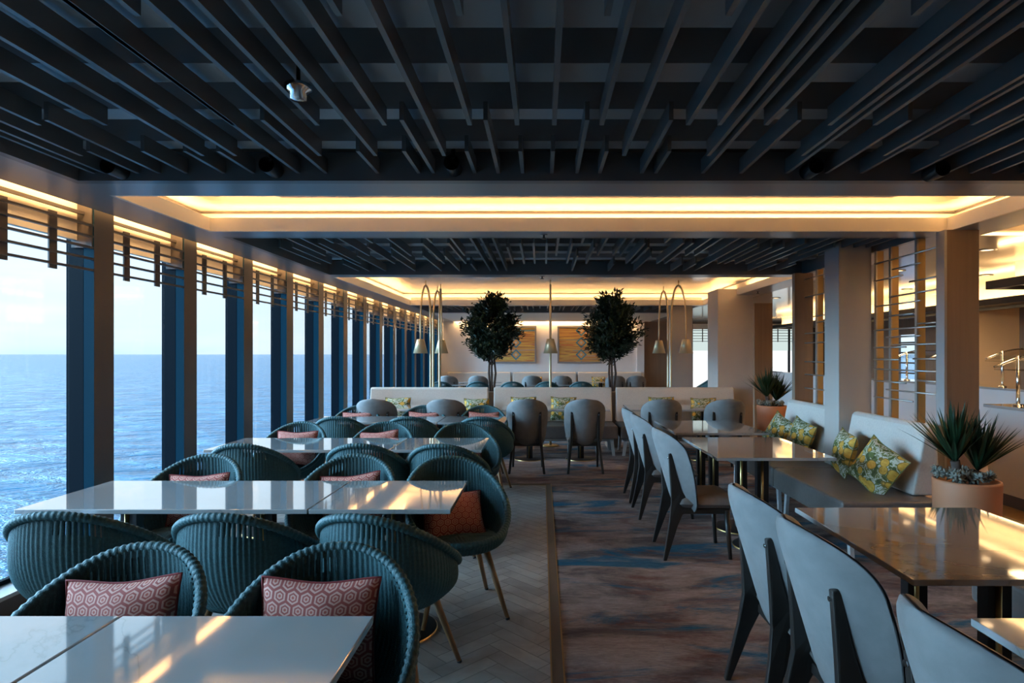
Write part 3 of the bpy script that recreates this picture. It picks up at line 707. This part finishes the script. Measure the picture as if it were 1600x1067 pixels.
# ================================================================== grey upholstered chair
def make_grey(label):
    r = thing('upholstered_dining_chair', label, 'chair')
    ZB, ZT = 0.33, 0.955
    def hw(z):
        k = (z-ZB)/(ZT-ZB)
        base = 0.215+0.052*math.sin(min(1, k/0.62)*PI/2)
        if z > 0.76:
            q = (z-0.76)/(ZT-0.76); base = 0.267*(1-q**2.6)**(1/2.2) if q < 1 else 0
        if z < 0.40: base *= 0.86+0.14*math.sin((z-ZB)/0.07*PI/2)
        return max(base, 0.004)
    def yb(z): return -0.165-0.30*(z-0.40)
    def surf(u, v, off):
        z = ZB+(ZT-ZB)*(1-(1-v)**1.0); w = hw(z); a = 2*u-1
        c = 0.15*(abs(a)*w/0.267)**2
        return (a*w, yb(z)+c+off, z)
    m = M(); m.grid(lambda u, v: surf(u, v, -0.028*(1-abs(2*u-1)**5)*(1-abs(2*v-1)**9)), 26, 34)
    m.grid(lambda u, v: surf(u, v, 0.004), 26, 34, flip=True)
    m.build('back_shell', 'velvet', r)
    m = M(); m.grid(lambda u, v: surf(u, v, 0.004), 26, 34)
    m.grid(lambda u, v: surf(u, v, 0.012+0.042*max(0, 1-abs(2*u-1)**4)**.6*max(0, 1-abs(2*v-1)**6)**.6), 26, 34, flip=True)
    m.build('backrest', 'taupe', r)
    s_ = M()
    def seat(u, v, top):
        a, b = 2*u-1, v
        w = 0.235-0.02*(1-b); y = -0.17+0.42*b
        e = max(0, 1-abs(a)**6)**.5*max(0, 1-abs(2*b-1)**8)**.5
        return (a*w, y, 0.41+(0.065*e if top else -0.045*e))
    s_.grid(lambda u, v: seat(u, v, True), 24, 24); s_.grid(lambda u, v: seat(u, v, False), 24, 24, flip=True)
    s_.build('seat', 'taupe', r)
    M().box(-0.2, 0.2, -0.16, 0.2, 0.335, 0.375).build('seat_frame', 'darkwood', r, bevel=0.005)
    for sx_ in (-1, 1):
        g = M()
        cc = 0.15*(0.172/0.267)**2; yt = yb(0.76)+cc-0.034
        poly = [(yt-0.006, 0.775), (yt+0.012, 0.785), (yt+0.026, 0.765), (yt+0.055, 0.62), (yt+0.09, 0.50), (yb(0.42)+cc+0.02, 0.43), (yb(0.36)+cc+0.03, 0.36), (yt+0.095, 0.33), (yt+0.055, 0.24), (yt-0.028, 0.0), (yt-0.054, 0.0), (yt-0.002, 0.28), (yt+0.016, 0.42), (yt+0.010, 0.55)]
        x = sx_*0.172
        g.prism(poly, 'x', x-0.016, x+0.016)
        g.v = [(vx+sx_*0.05*max(0, 0.45-vz)/0.45, vy, vz) for vx, vy, vz in g.v]
        lo = g.build('leg', 'darkwood', r, bevel=0.005)
        M().tube([(x, yt-0.002, 0.748), (x, yt-0.0115, 0.748)], 0.0085, 12).build('screw_cap', 'chrome', lo)
        f = M(); f.tube([(sx_*0.185, 0.18, 0.36), (sx_*0.195, 0.205, 0.0)], [0.023, 0.014], 10); f.build('leg', 'darkwood', r)
    return r
GR = []
def gch(x, y, rz, lab, g): GR.append((x, y, rz, lab, g))
E = -PI/2; GA = 'grey chairs along the aisle'; GM = 'grey chairs at the cross banquettes'; GF = 'distant grey chairs'
gch(1.16, 1.345, E, 'pale grey velvet chair cut off at the bottom right, nearest the camera', GA)
gch(1.16, 2.09, E, 'pale grey velvet chair at the near end of the large right table', GA)
gch(1.15, 2.62, E, 'pale grey velvet chair at the far end of the large right table', GA)
gch(1.19, 4.70, E, 'grey chair in the aisle at the third right table, dark seat seen from the side', GA)
gch(1.18, 5.80, E, 'grey chair in the aisle at the farthest right table, nearer of its two', GA)
gch(1.18, 6.42, E, 'grey chair in the aisle at the farthest right table, farther of its two', GA)
gch(-2.14, 7.98, 0, 'grey chair with back to us at the left cross-banquette table, beside the windows', GM)
gch(-1.24, 7.98, 0, 'grey chair with back to us at the left cross-banquette table, toward the aisle', GM)
gch(-0.195, 7.98, 0, 'grey chair with back to us at the middle cross-banquette table, left seat', GM)
gch(0.55, 7.98, 0, 'grey chair with back to us at the middle cross-banquette table, right seat', GM)
gch(1.54, 7.98, 0, 'grey chair with back to us at the right cross-banquette table, left seat', GM)
gch(2.36, 7.98, 0, 'grey chair with back to us at the right cross-banquette table, beside the pier', GM)
for x, d in ((-2.5, 'beside the last windows'), (-1.7, 'left of the left tree'), (-0.27, 'left of the middle arc lamp'), (0.53, 'right of the middle arc lamp'), (1.95, 'behind the right tree trunk'), (2.5, 'at the right end of the far wall')):
    gch(x, 16.3, 0, 'tiny distant grey chair near the art wall, ' + d, GF)
g0 = None
for x, y, rz, lab, g in GR:
    if g0 is None: g0 = make_grey(lab); g0.location = (x, y, 0); g0.rotation_euler = (0, 0, rz); g0['group'] = g
    else: dup(g0, (x, y, 0), rz, lab, g)

# ================================================================== banquettes (local: faces -Y, origin at front middle on the floor)
def make_banq(label, L, group, back=(None, None), depth=0.62):
    r = thing('banquette', label, 'banquette', group=group)
    M().box(-L/2+0.004, L/2-0.004, 0, depth+0.12, 0.26, 0.45).build('seat', 'taupe', r, bevel=0.025, seg=3)
    b0, b1 = back if back[0] is not None else (-L/2, L/2)
    prof = [(depth, 0.452), (depth+0.10, 0.955), (depth+0.125, 0.985), (depth+0.16, 0.99), (depth+0.19, 0.97), (depth+0.21, 0.452)]
    M().prism(prof, 'x', b0+0.02, b1-0.02).build('backrest', 'linen', r, bevel=0.02, seg=3)
    M().box(-L/2+0.06, L/2-0.06, 0.10, depth+0.1, 0.215, 0.262).build('base_frame', 'whitemetal', r)
    for x in (-L/2+0.09, L/2-0.09):
        for y in (0.10, depth+0.05):
            s_ = 1 if x > 0 else -1
            M().prism([(x-0.02+s_*0.03, 0.0), (x+0.02+s_*0.03, 0.0), (x+0.025, 0.23), (x-0.025, 0.23)], 'y', y-0.015, y+0.015).build('leg', 'whitemetal', r)
    return r
bq = make_banq('pale linen banquette across the room, left of the left potted tree', 1.92, 'cross banquettes'); bq.location = (-1.80, 8.98, 0)
dup(bq, (0.17, 8.98, 0), 0, 'pale linen banquette across the room, between the two potted trees')
dup(bq, (2.12, 8.98, 0), 0, 'pale linen banquette across the room, right of the right potted tree')
for x, lab in ((-1.87, 'distant pale banquette against the art wall, by the windows'), (0.07, 'distant pale banquette against the art wall, under the two artworks'), (2.01, 'distant pale banquette against the art wall, at its right end')):
    dup(bq, (x, 17.3, 0), 0, lab, 'far wall banquettes')
# facing the windows: local -Y -> world -X  (rz = -90)
ba = make_banq('grey linen banquette by the near terracotta planter, two lemon cushions on it', 1.32, 'aisle banquettes', (-0.64, 0.50)); ba.rotation_euler.z = -PI/2; ba.location = (2.17, 5.06, 0)
bb = make_banq('grey linen banquette beyond the aisle column, toward the far planter', 1.45, 'aisle banquettes', (-0.715, 0.43)); bb.rotation_euler.z = -PI/2; bb.location = (2.17, 6.47, 0)
bc = make_banq('near banquette mostly hidden under the large right table', 2.0, 'aisle banquettes'); bc.rotation_euler.z = -PI/2; bc.location = (2.19, 2.12, 0)
for o_ in (ba, bb): pass

# lemon cushions
lm = None
LEM = [(2.62, 4.76, 0.630, -PI/2+0.22, -0.38, 0.42, 'lemon print cushion nearest the planter on the aisle banquette'),
       (2.66, 5.36, 0.650, -PI/2-0.18, -0.22, 0.10, 'lemon print cushion standing against the aisle column'),
       (2.68, 6.32, 0.645, -PI/2+0.1, -0.28, 0.2, 'lemon print cushion just beyond the aisle column'),
       (2.66, 6.83, 0.635, -PI/2+0.2, -0.35, 0.35, 'lemon print cushion at the far end of the aisle banquette'),
       (-2.25, 9.47, 0.655, 0, -0.2, 0, 'lemon print cushion half hidden by the left cross table'),
       (-1.02, 9.47, 0.64, 0, -0.2, 0, 'lemon print cushion at the right end of the left cross banquette'),
       (-0.29, 9.47, 0.665, 0, -0.2, 0, 'lemon print cushion behind the left chair of the middle cross table'),
       (0.33, 9.47, 0.665, 0, -0.2, 0.03, 'lemon print cushion between the chairs of the middle cross table'),
       (1.86, 9.47, 0.665, 0, -0.2, 0, 'lemon print cushion behind the left chair of the right cross table'),
       (2.52, 9.47, 0.65, 0, -0.2, 0, 'lemon print cushion between the chairs of the right cross table'),
       (-0.2, 17.8, 0.67, 0, -0.2, 0, 'distant lemon print cushion on the middle far banquette'),
       (1.65, 17.8, 0.67, 0, -0.2, 0, 'distant lemon print cushion on the right far banquette')]
for x, y, z, rz, rx, ry, lab in LEM:
    if lm is None: lm = make_cushion('lemon_cushion', 0.40, 0.38, 0.16, 'lemon', 'lpipe', 14, lab, 2); o = lm
    else: o = dup(lm, (x, y, z), 0, lab)
    o.location = (x, y, z); o.rotation_euler = (rx, ry, rz); o['group'] = 'lemon print cushions'

# ================================================================== planters
def spikes(m, c, n, L, rn, spread=1.0, lean=(0, 0)):
    for i in range(n):
        az = rn.uniform(0, 2*PI); el = rn.uniform(0.12, 1.0)
        th = el*1.15*spread
        d = Vector((math.sin(th)*math.cos(az)+lean[0], math.sin(th)*math.sin(az)+lean[1], math.cos(th))).normalized()
        l = L*rn.uniform(0.75, 1.05); side = d.cross(Vector((0, 0, 1))).normalized() if abs(d.z) < 0.999 else Vector((1, 0, 0))
        nrm = side.cross(d).normalized(); b = len(m.v); w = 0.015
        prev = None
        for k, (t, ww) in enumerate(((0, 0.6), (0.35, 1.0), (0.7, 0.7), (1.0, 0.03))):
            p = Vector(c)+d*l*t-Vector((0, 0, 1))*0.10*l*t*t*math.sin(th)
            m.v += [tuple(p-side*w*ww), tuple(p+nrm*0.004*ww), tuple(p+side*w*ww)]
            if k:
                a = b+(k-1)*3
                for j in (0, 1): m.face((a+j, a+j+1, a+j+4, a+j+3))
def make_planter(label):
    r = thing('yucca_planter', label, 'potted plant')
    M().lathe([(0.0, 0.0), (0.17, 0.0), (0.185, 0.02), (0.203, 0.645), (0.200, 0.66), (0.183, 0.66), (0.175, 0.58), (0.0, 0.58)], 56).build('pot', 'terracotta', r)
    rn = random.Random(5)
    y = M(); y.tube([(-0.03, 0, 0.56), (-0.05, 0, 0.66), (-0.085, -0.01, 0.79)], [0.03, 0.027, 0.03], 10); y.tube([(0.05, 0, 0.56), (0.06, 0.01, 0.66), (0.08, 0.01, 0.72)], [0.028, 0.025, 0.03], 10); y.build('stem', 'bark', r)
    l = M(); spikes(l, (-0.085, -0.01, 0.78), 70, 0.44, rn, 0.72, (-0.22, 0)); spikes(l, (0.085, 0.01, 0.72), 70, 0.42, rn, 0.72, (0.2, 0)); l.build('leaves', 'yucca', r)
    s_ = M()
    for i in range(46):
        a = rn.uniform(0, 2*PI); q = rn.uniform(0.03, 0.18); c = (q*math.cos(a), q*math.sin(a), 0.66+rn.uniform(0, 0.05))
        for j in range(14):
            d = Vector((rn.gauss(0, 1), rn.gauss(0, 1), rn.gauss(0.5, 0.8))).normalized(); p = Vector(c)
            s_.tube([p, p+d*0.022, p+d*0.042], [0.006, 0.0085, 0.002], 5)
    s_.build('succulents', 'succ', r)
    M().lathe([(0.0, 0.60), (0.176, 0.60)], 30).build('soil', 'soil', r)
    return r
pl = make_planter('round terracotta planter with yucca beside the near end of the aisle banquette'); pl.location = (2.91, 4.17, 0); pl['group'] = 'yucca planters'
o = dup(pl, (3.55, 9.4, 0), 0.3, 'round terracotta planter with yucca at the far end, beside the pier'); o.scale = (1.1, 1.1, 1.1)
dup(pl, (3.36, 3.60, 0), 1.1, 'yucca planter at the right edge, only leaf tips showing before the counter')

# potted trees
def make_tree(label, seed):
    rn = random.Random(seed)
    r = thing('potted_ficus_tree', label, 'potted tree')
    M().box(-0.09, 0.09, -0.03, 0.33, 0, 0.905).build('planter_box', 'tan', r, bevel=0.01)
    t = M()
    for dx, ph in ((-0.025, 0.0), (0.03, 1.6), (0.0, 3.0)):
        t.tube([(dx, 0.12, 0.88), (dx*1.8+0.012*math.sin(ph), 0.12, 1.2), (dx*1.2, 0.12+0.01, 1.5), (dx*3, 0.12, 1.85), (dx*6, 0.12+0.05*math.sin(ph), 2.2)], [0.019, 0.018, 0.015, 0.011, 0.005], 8)
    tips = []
    for i in range(190):
        a = rn.uniform(0, 2*PI); h = 1.60+0.86*rn.random()**1.25
        Rm = 0.54*(1-((h-1.75)/0.80)**2)**0.9 if h > 1.75 else 0.54*(0.62+0.38*(h-1.60)/0.15)
        Rm = max(Rm, 0.07)
        q = Rm*rn.uniform(0.45, 1.0); p0 = Vector((0.02*math.cos(a), 0.12+0.02*math.sin(a), h-0.28)); p1 = Vector((q*math.cos(a), 0.12+q*math.sin(a), h+rn.uniform(-0.08, 0.07)))
        mid = p0.lerp(p1, 0.5)+Vector((0, 0, 0.05))
        if i % 5 == 0: t.tube([p0, mid, p1], [0.006, 0.004, 0.002], 5)
        tips.append((p0, mid, p1))
    for z in (1.35, 1.42):
        p0 = Vector((0.0, 0.12, z)); p1 = p0+Vector((rn.choice((-1, 1))*0.13, 0, 0.12)); t.tube([p0, p0.lerp(p1, .5), p1], [0.005, 0.004, 0.002], 5); tips.append((p0.lerp(p1, .3), p0.lerp(p1, .6), p1))
    t.build('trunk', 'bark', r)
    f = M()
    for p0, mid, p1 in tips:
        for j in range(34):
            u = rn.uniform(0.35, 1.05); p = mid.lerp(p1, (u-0.5)*2) if u > 0.5 else p0.lerp(mid, u*2)
            p = p+Vector((rn.gauss(0, .035), rn.gauss(0, .035), rn.gauss(0, .03)))
            d = (p1-p0).normalized()*0.7+Vector((rn.gauss(0, .5), rn.gauss(0, .5), rn.gauss(-0.1, .45))); d.normalize()
            s_ = d.cross(Vector((rn.gauss(0, .4), rn.gauss(0, .4), 1))).normalized(); l = rn.uniform(0.06, 0.10); w = l*0.24
            nn = s_.cross(d).normalized()*0.006
            b = len(f.v); f.v += [tuple(p), tuple(p+d*l*.45+s_*w+nn), tuple(p+d*l), tuple(p+d*l*.45-s_*w+nn), tuple(p+d*l*.5-nn)]
            f.face((b, b+1, b+4)); f.face((b+1, b+2, b+4)); f.face((b+2, b+3, b+4)); f.face((b+3, b, b+4))
    f.build('foliage', 'ficus', r)
    return r
t1 = make_tree('dark leafy potted tree left of centre, rising between two booth backs', 11); t1.location = (-0.83, 9.88, 0); t1['group'] = 'potted trees'
t2 = make_tree('dark leafy potted tree right of centre, before the right artwork', 23); t2.location = (1.145, 9.88, 0); t2['group'] = 'potted trees'

# ================================================================== arc lamps
def make_lamp(label, x, y, dx, dy, H=2.65, shade_z=1.53):
    r = thing('arc_floor_lamp', label, 'floor lamp', (x, y, 0), group='brass arc lamps')
    M().lathe([(0.0, 0.02), (0.13, 0.02), (0.14, 0.012), (0.14, 0.0), (0, 0)], 32).build('base', 'brass', r)
    pts = [(0, 0, 0.02), (0, 0, 1.0), (0, 0, 1.9)]
    for i in range(1, 16):
        a = PI*i/16; pts.append((dx/2*(1-math.cos(a)), dy/2*(1-math.cos(a)), 1.9+(H-1.9)*math.sin(a)**0.8))
    pts += [(dx, dy, 1.9), (dx, dy, shade_z+0.22)]
    rad = [0.019]*3+[0.019-0.006*i/15 for i in range(15)]+[0.013, 0.013]
    M().tube(pts, rad, 12).build('arched_pole', 'goldpaint', r)
    M().tube([(dx/2, dy/2, H-0.01), (dx/2, dy/2, 2.735)], 0.007, 8).build('ceiling_stay', 'brass', r)
    M().lathe([(0.0, 0.235), (0.055, 0.235), (0.062, 0.225), (0.118, 0.0), (0.112, 0.0), (0.056, 0.222), (0, 0.225)], 36, (dx, dy, shade_z)).build('shade', 'goldpaint', r)
    return r
make_lamp('brass arc lamp by the windows, its shade bending left', -1.84, 10.05, -0.17, 0)
make_lamp('brass arc lamp by the windows, its shade bending right', -1.96, 10.95, 0.15, 0)
make_lamp('brass arc lamp at centre between the trees, seen edge-on', 0.137, 10.05, 0, -0.2)
make_lamp('brass arc lamp left of the right booth, its shade bending left', 2.27, 10.95, -0.165, 0)
make_lamp('brass arc lamp beside the pier, its shade bending right', 2.13, 10.05, 0.25, 0)
make_lamp('thin brass arc lamp pole behind the left pair, its shade edge-on', -1.77, 10.5, 0, 0.2)

# ================================================================== artworks
for i, (x, lab) in enumerate(((-0.83, 'orange striped woven artwork behind the left potted tree'), (1.12, 'orange and green striped woven artwork behind the right potted tree'))):
    r = thing('framed_artwork', lab, 'picture', (x, FARY-0.002, 1.80), group='artworks on the far wall')
    fm = M(); W2, H2 = 0.66, 0.56
    fm.box(-W2, W2, -0.05, 0, -H2, -H2+0.05); fm.box(-W2, W2, -0.05, 0, H2-0.05, H2); fm.box(-W2, -W2+0.05, -0.05, 0, -H2+0.05, H2-0.05); fm.box(W2-0.05, W2, -0.05, 0, -H2+0.05, H2-0.05)
    fm.build('frame', 'frame', r)
    M().box(-W2+0.05, W2-0.05, -0.035, -0.005, -H2+0.05, H2-0.05).build('woven_panel', artcloth(i+1), r)

# ================================================================== lattice screens
def screen(name, label, x, y0, y1, posts, rods):
    r = thing(name, label, 'screen', group='bar screens along the aisle')
    for y, w in posts: 
        M().box(x+0.008, x+0.066, y, y+w, 0.0, ZC).build('gold_post', 'goldpanel', r); M().box(x-0.006, x+0.008, y, y+w, 0.0, ZC).build('steel_upright', 'screenrod', r)
    for a, b, z in rods: M().tube([(x-0.012, a, z), (x-0.012, b, z)], 0.0075, 8).build('steel_rod', 'screenrod', r)
    return r
def zr(py, y): return EYE-(py-553)*y/950
screen('bar_screen', 'gold and steel bar screen between the aisle column and the tan post', 3.125, 4.80, 5.72, [(5.06, 0.03), (5.44, 0.03), (5.68, 0.03)],
       [(4.80, 5.70, 2.36), (5.0, 5.40, 2.27), (4.80, 5.15, 2.13), (5.25, 5.70, 2.20), (4.80, 5.45, 2.03), (5.0, 5.68, 1.96), (5.1, 5.45, 1.86), (4.80, 5.70, 1.74), (5.0, 5.5, 1.67), (4.80, 5.05, 1.77), (4.80, 5.4, 1.60), (5.2, 5.70, 1.58), (4.80, 5.1, 1.48), (5.3, 5.70, 1.47), (4.80, 5.70, 1.38), (4.80, 5.05, 1.30), (5.2, 5.70, 1.27), (4.80, 5.5, 1.2), (5.1, 5.7, 1.12)])
screen('bar_screen', 'gold and steel bar screen just beyond the aisle column', 3.125, 6.02, 7.22, [(6.2, 0.04), (6.55, 0.04), (6.9, 0.04)],
       [(6.1, 7.2, 2.40), (6.1, 7.2, 2.19), (6.4, 7.0, 1.95), (6.1, 6.9, 1.88), (6.1, 7.2, 1.76), (6.1, 7.2, 1.65), (6.1, 7.2, 1.43), (6.1, 7.2, 1.28), (6.1, 7.2, 1.12)])

# ================================================================== buffet counters, canopies, guards
def counter(name, label, x0, x1, y0, y1, h):
    r = thing(name, label, 'counter', group='buffet counters')
    M().box(x0+0.03, x1, y0, y1, 0.12, h-0.03).build('counter_front', 'counter', r, bevel=0.01)
    M().box(x0, x1, y0-0.02, y1+0.02, h-0.03, h).build('countertop', 'marble', r, bevel=0.003)
    M().box(x0+0.05, x1, y0, y1, 0, 0.12).build('plinth', 'brown', r)
    return r
counter('buffet_counter', 'white buffet counter nearest at the right edge, behind the planter', 4.60, 6.0, 3.0, 6.32, 1.0)
counter('buffet_counter', 'long white buffet counter farther back, seen past the bar screen', 6.2, 6.75, 7.1, 16.6, 1.06)
def canopy(label, x0, x1, y0, y1):
    r = thing('buffet_canopy', label, 'canopy', group='hanging canopies')
    f = M(); f.box(x0, x0+0.05, y0, y1, 2.20, 2.285); f.box(x0+0.05, x1, y1-0.05, y1, 2.20, 2.285); f.box(x1-0.05, x1, y0, y1-0.05, 2.20, 2.285); f.box(x0+0.05, x1-0.05, y0, y1-0.05, 2.24, 2.27)
    f.build('canopy_frame', 'blackmetal', r)
    M().box(x0+0.22, x1-0.1, y0, y1-0.12, 2.27, ZC if y1 > 5 else ZC).build('bulkhead', 'cream', r)
    M().box(x0+0.08, x0+0.12, y0, y1-0.06, 2.272, 2.284).build('light_strip', 'ledhi', r)
    M().box(x0+0.06, x0+0.26, y0+0.1, y1-0.15, 2.230, 2.239).build('underside_light', 'ledsoft', r)
    return r
canopy('black hanging canopy with glowing top over the near buffet counter', 4.69, 6.1, 3.0, 6.43)
canopy('long black hanging canopy with glowing top over the far buffet counter', 6.2, 7.0, 6.9, 16.4)
def guard(label, x, y, z, L):
    r = thing('sneeze_guard', label, 'sneeze guard', (x, y, z), group='chrome sneeze guards')
    M().tube([(0, 0, 0), (0, 0, 0.5)], 0.017, 12).build('post', 'chrome', r); M().tube([(0, -L, 0), (0, -L, 0.5)], 0.017, 12).build('post', 'chrome', r)
    M().lathe([(0.0, 0.02), (0.045, 0.02), (0.05, 0.0)], 20).build('post_foot', 'chrome', r)
    arc = [(-0.24+0.52*t, 0.0, 0.39+0.14*math.sin(t*PI/2)) for t in (0, .15, .3, .45, .6, .75, .9, 1)]
    M().tube(arc, 0.010, 8).build('arched_rail', 'chrome', r); M().tube([(p[0], -L, p[2]) for p in arc], 0.013, 8).build('arched_rail', 'chrome', r)
    g = M(); g.grid(lambda u, v: (-0.24+0.52*u, -L*v, 0.385+0.14*math.sin(u*PI/2)), 10, 2); g.build('curved_glass', 'guardglass', r)
    M().box(-0.24, 0.28, -L, 0, 0.36, 0.37).build('glass_shelf', 'guardglass', r)
    return r
guard('chrome and glass sneeze guard on the near buffet counter', 4.76, 6.08, 1.0, 1.4)
guard('chrome and glass sneeze guard on the far buffet counter, right of the tan post', 6.36, 8.4, 1.06, 1.2)
guard('chrome and glass sneeze guard on the far buffet counter, seen through the bar screen', 6.36, 10.6, 1.06, 1.0)

# ================================================================== ceiling fittings
def make_spot(label):
    r = thing('ceiling_spotlight', label, 'spotlight')
    M().tube([(0, 0.06, 0), (0, -0.06, 0)], 0.042, 18, caps=False).lathe([(0.0, 0), (0.02, 0)], 10, (0, 0, 0)).build('can', 'blackmetal', r)
    M().tube([(0, 0, 0.03), (0, 0, 0.10)], 0.012, 8).build('bracket', 'blackmetal', r)
    return r
sp = None
for px_, py_, d in ((180, 264, 'at the window end'), (424, 262, 'second from the windows'), (708, 259, 'left of centre'), (1268, 264, 'right of centre'), (1462, 268, 'at the aisle end')):
    Y = 3.31; x = (px_-847)*Y/950; z = EYE+(553-py_)*Y/950
    lab = 'black spotlight tucked behind the front ceiling slats, ' + d
    if sp is None: sp = make_spot(lab); sp.location = (x, Y, z); sp['group'] = 'spotlights above the slats'
    else: dup(sp, (x, Y, z), 0, lab)
def fitting(name, label, cat, x, y, z):
    r = thing(name, label, cat, (x, y, z), group='sprinkler heads' if name == 'sprinkler' else None)
    if name == 'sprinkler':
        M().tube([(0, 0, 0), (0, 0, -0.03)], 0.008, 8).build('nozzle', 'blackmetal', r); M().lathe([(0.0, -0.03), (0.022, -0.032), (0.022, -0.036), (0, -0.036)], 14).build('deflector', 'blackmetal', r)
        M().lathe([(0.03, 0.0), (0.03, -0.006), (0, -0.006)], 16).build('escutcheon', 'soffit', r)
    else:
        M().lathe([(0.05, 0.0), (0.05, -0.02), (0.03, -0.03), (0.03, -0.055), (0, -0.06)], 20).build('body', 'chrome', r); M().tube([(0, 0, 0.0), (0, 0, 0.08)], 0.008, 8).build('stem', 'blackmetal', r)
    return r
fitting('smoke_detector', 'small chrome detector hanging between the front ceiling slats', 'detector', -0.93, 2.32, 2.545)
fitting('sprinkler', 'sprinkler head under the beam past the first glowing coffer', 'sprinkler', 0.014, 4.88, ZC)
fitting('sprinkler', 'sprinkler head under the beam before the large coffer', 'sprinkler', 0.0, 7.5, ZC)
fitting('sprinkler', 'sprinkler head on the large coffer ceiling', 'sprinkler', -0.03, 8.9, 2.74)
fitting('sprinkler', 'sprinkler head on the beam above the pier', 'sprinkler', 3.3, 9.3, ZC)

dl = None
for i, (x, y, d) in enumerate(((4.1, 5.6, 'nearest, right of the tan post'), (4.1, 7.0, 'beyond the bar screen'), (5.4, 7.4, 'over the gap between the counters'), (4.1, 8.6, 'before the tan far post'), (5.4, 9.0, 'before the beige wall block'), (4.0, 10.4, 'near the pier'), (5.4, 10.8, 'beyond the beige wall block'), (5.4, 13.0, 'toward the far starboard windows'), (7.6, 8.9, 'in front of the beige wall block'))):
    lab = 'recessed round downlight in the glossy starboard ceiling, ' + d
    if dl is None:
        dl = thing('recessed_downlight', lab, 'ceiling light', (x, y, ZC), group='starboard downlights')
        M().lathe([(0.075, 0.0), (0.078, -0.006), (0.055, -0.008), (0.05, -0.002)], 28).build('trim_ring', 'whitemetal', dl)
        M().lathe([(0.0, -0.003), (0.05, -0.003)], 24).build('lens', emitter('downlight_lens', (1.0, 0.66, 0.34), 2.5), dl)
    else: dup(dl, (x, y, ZC), 0, lab)
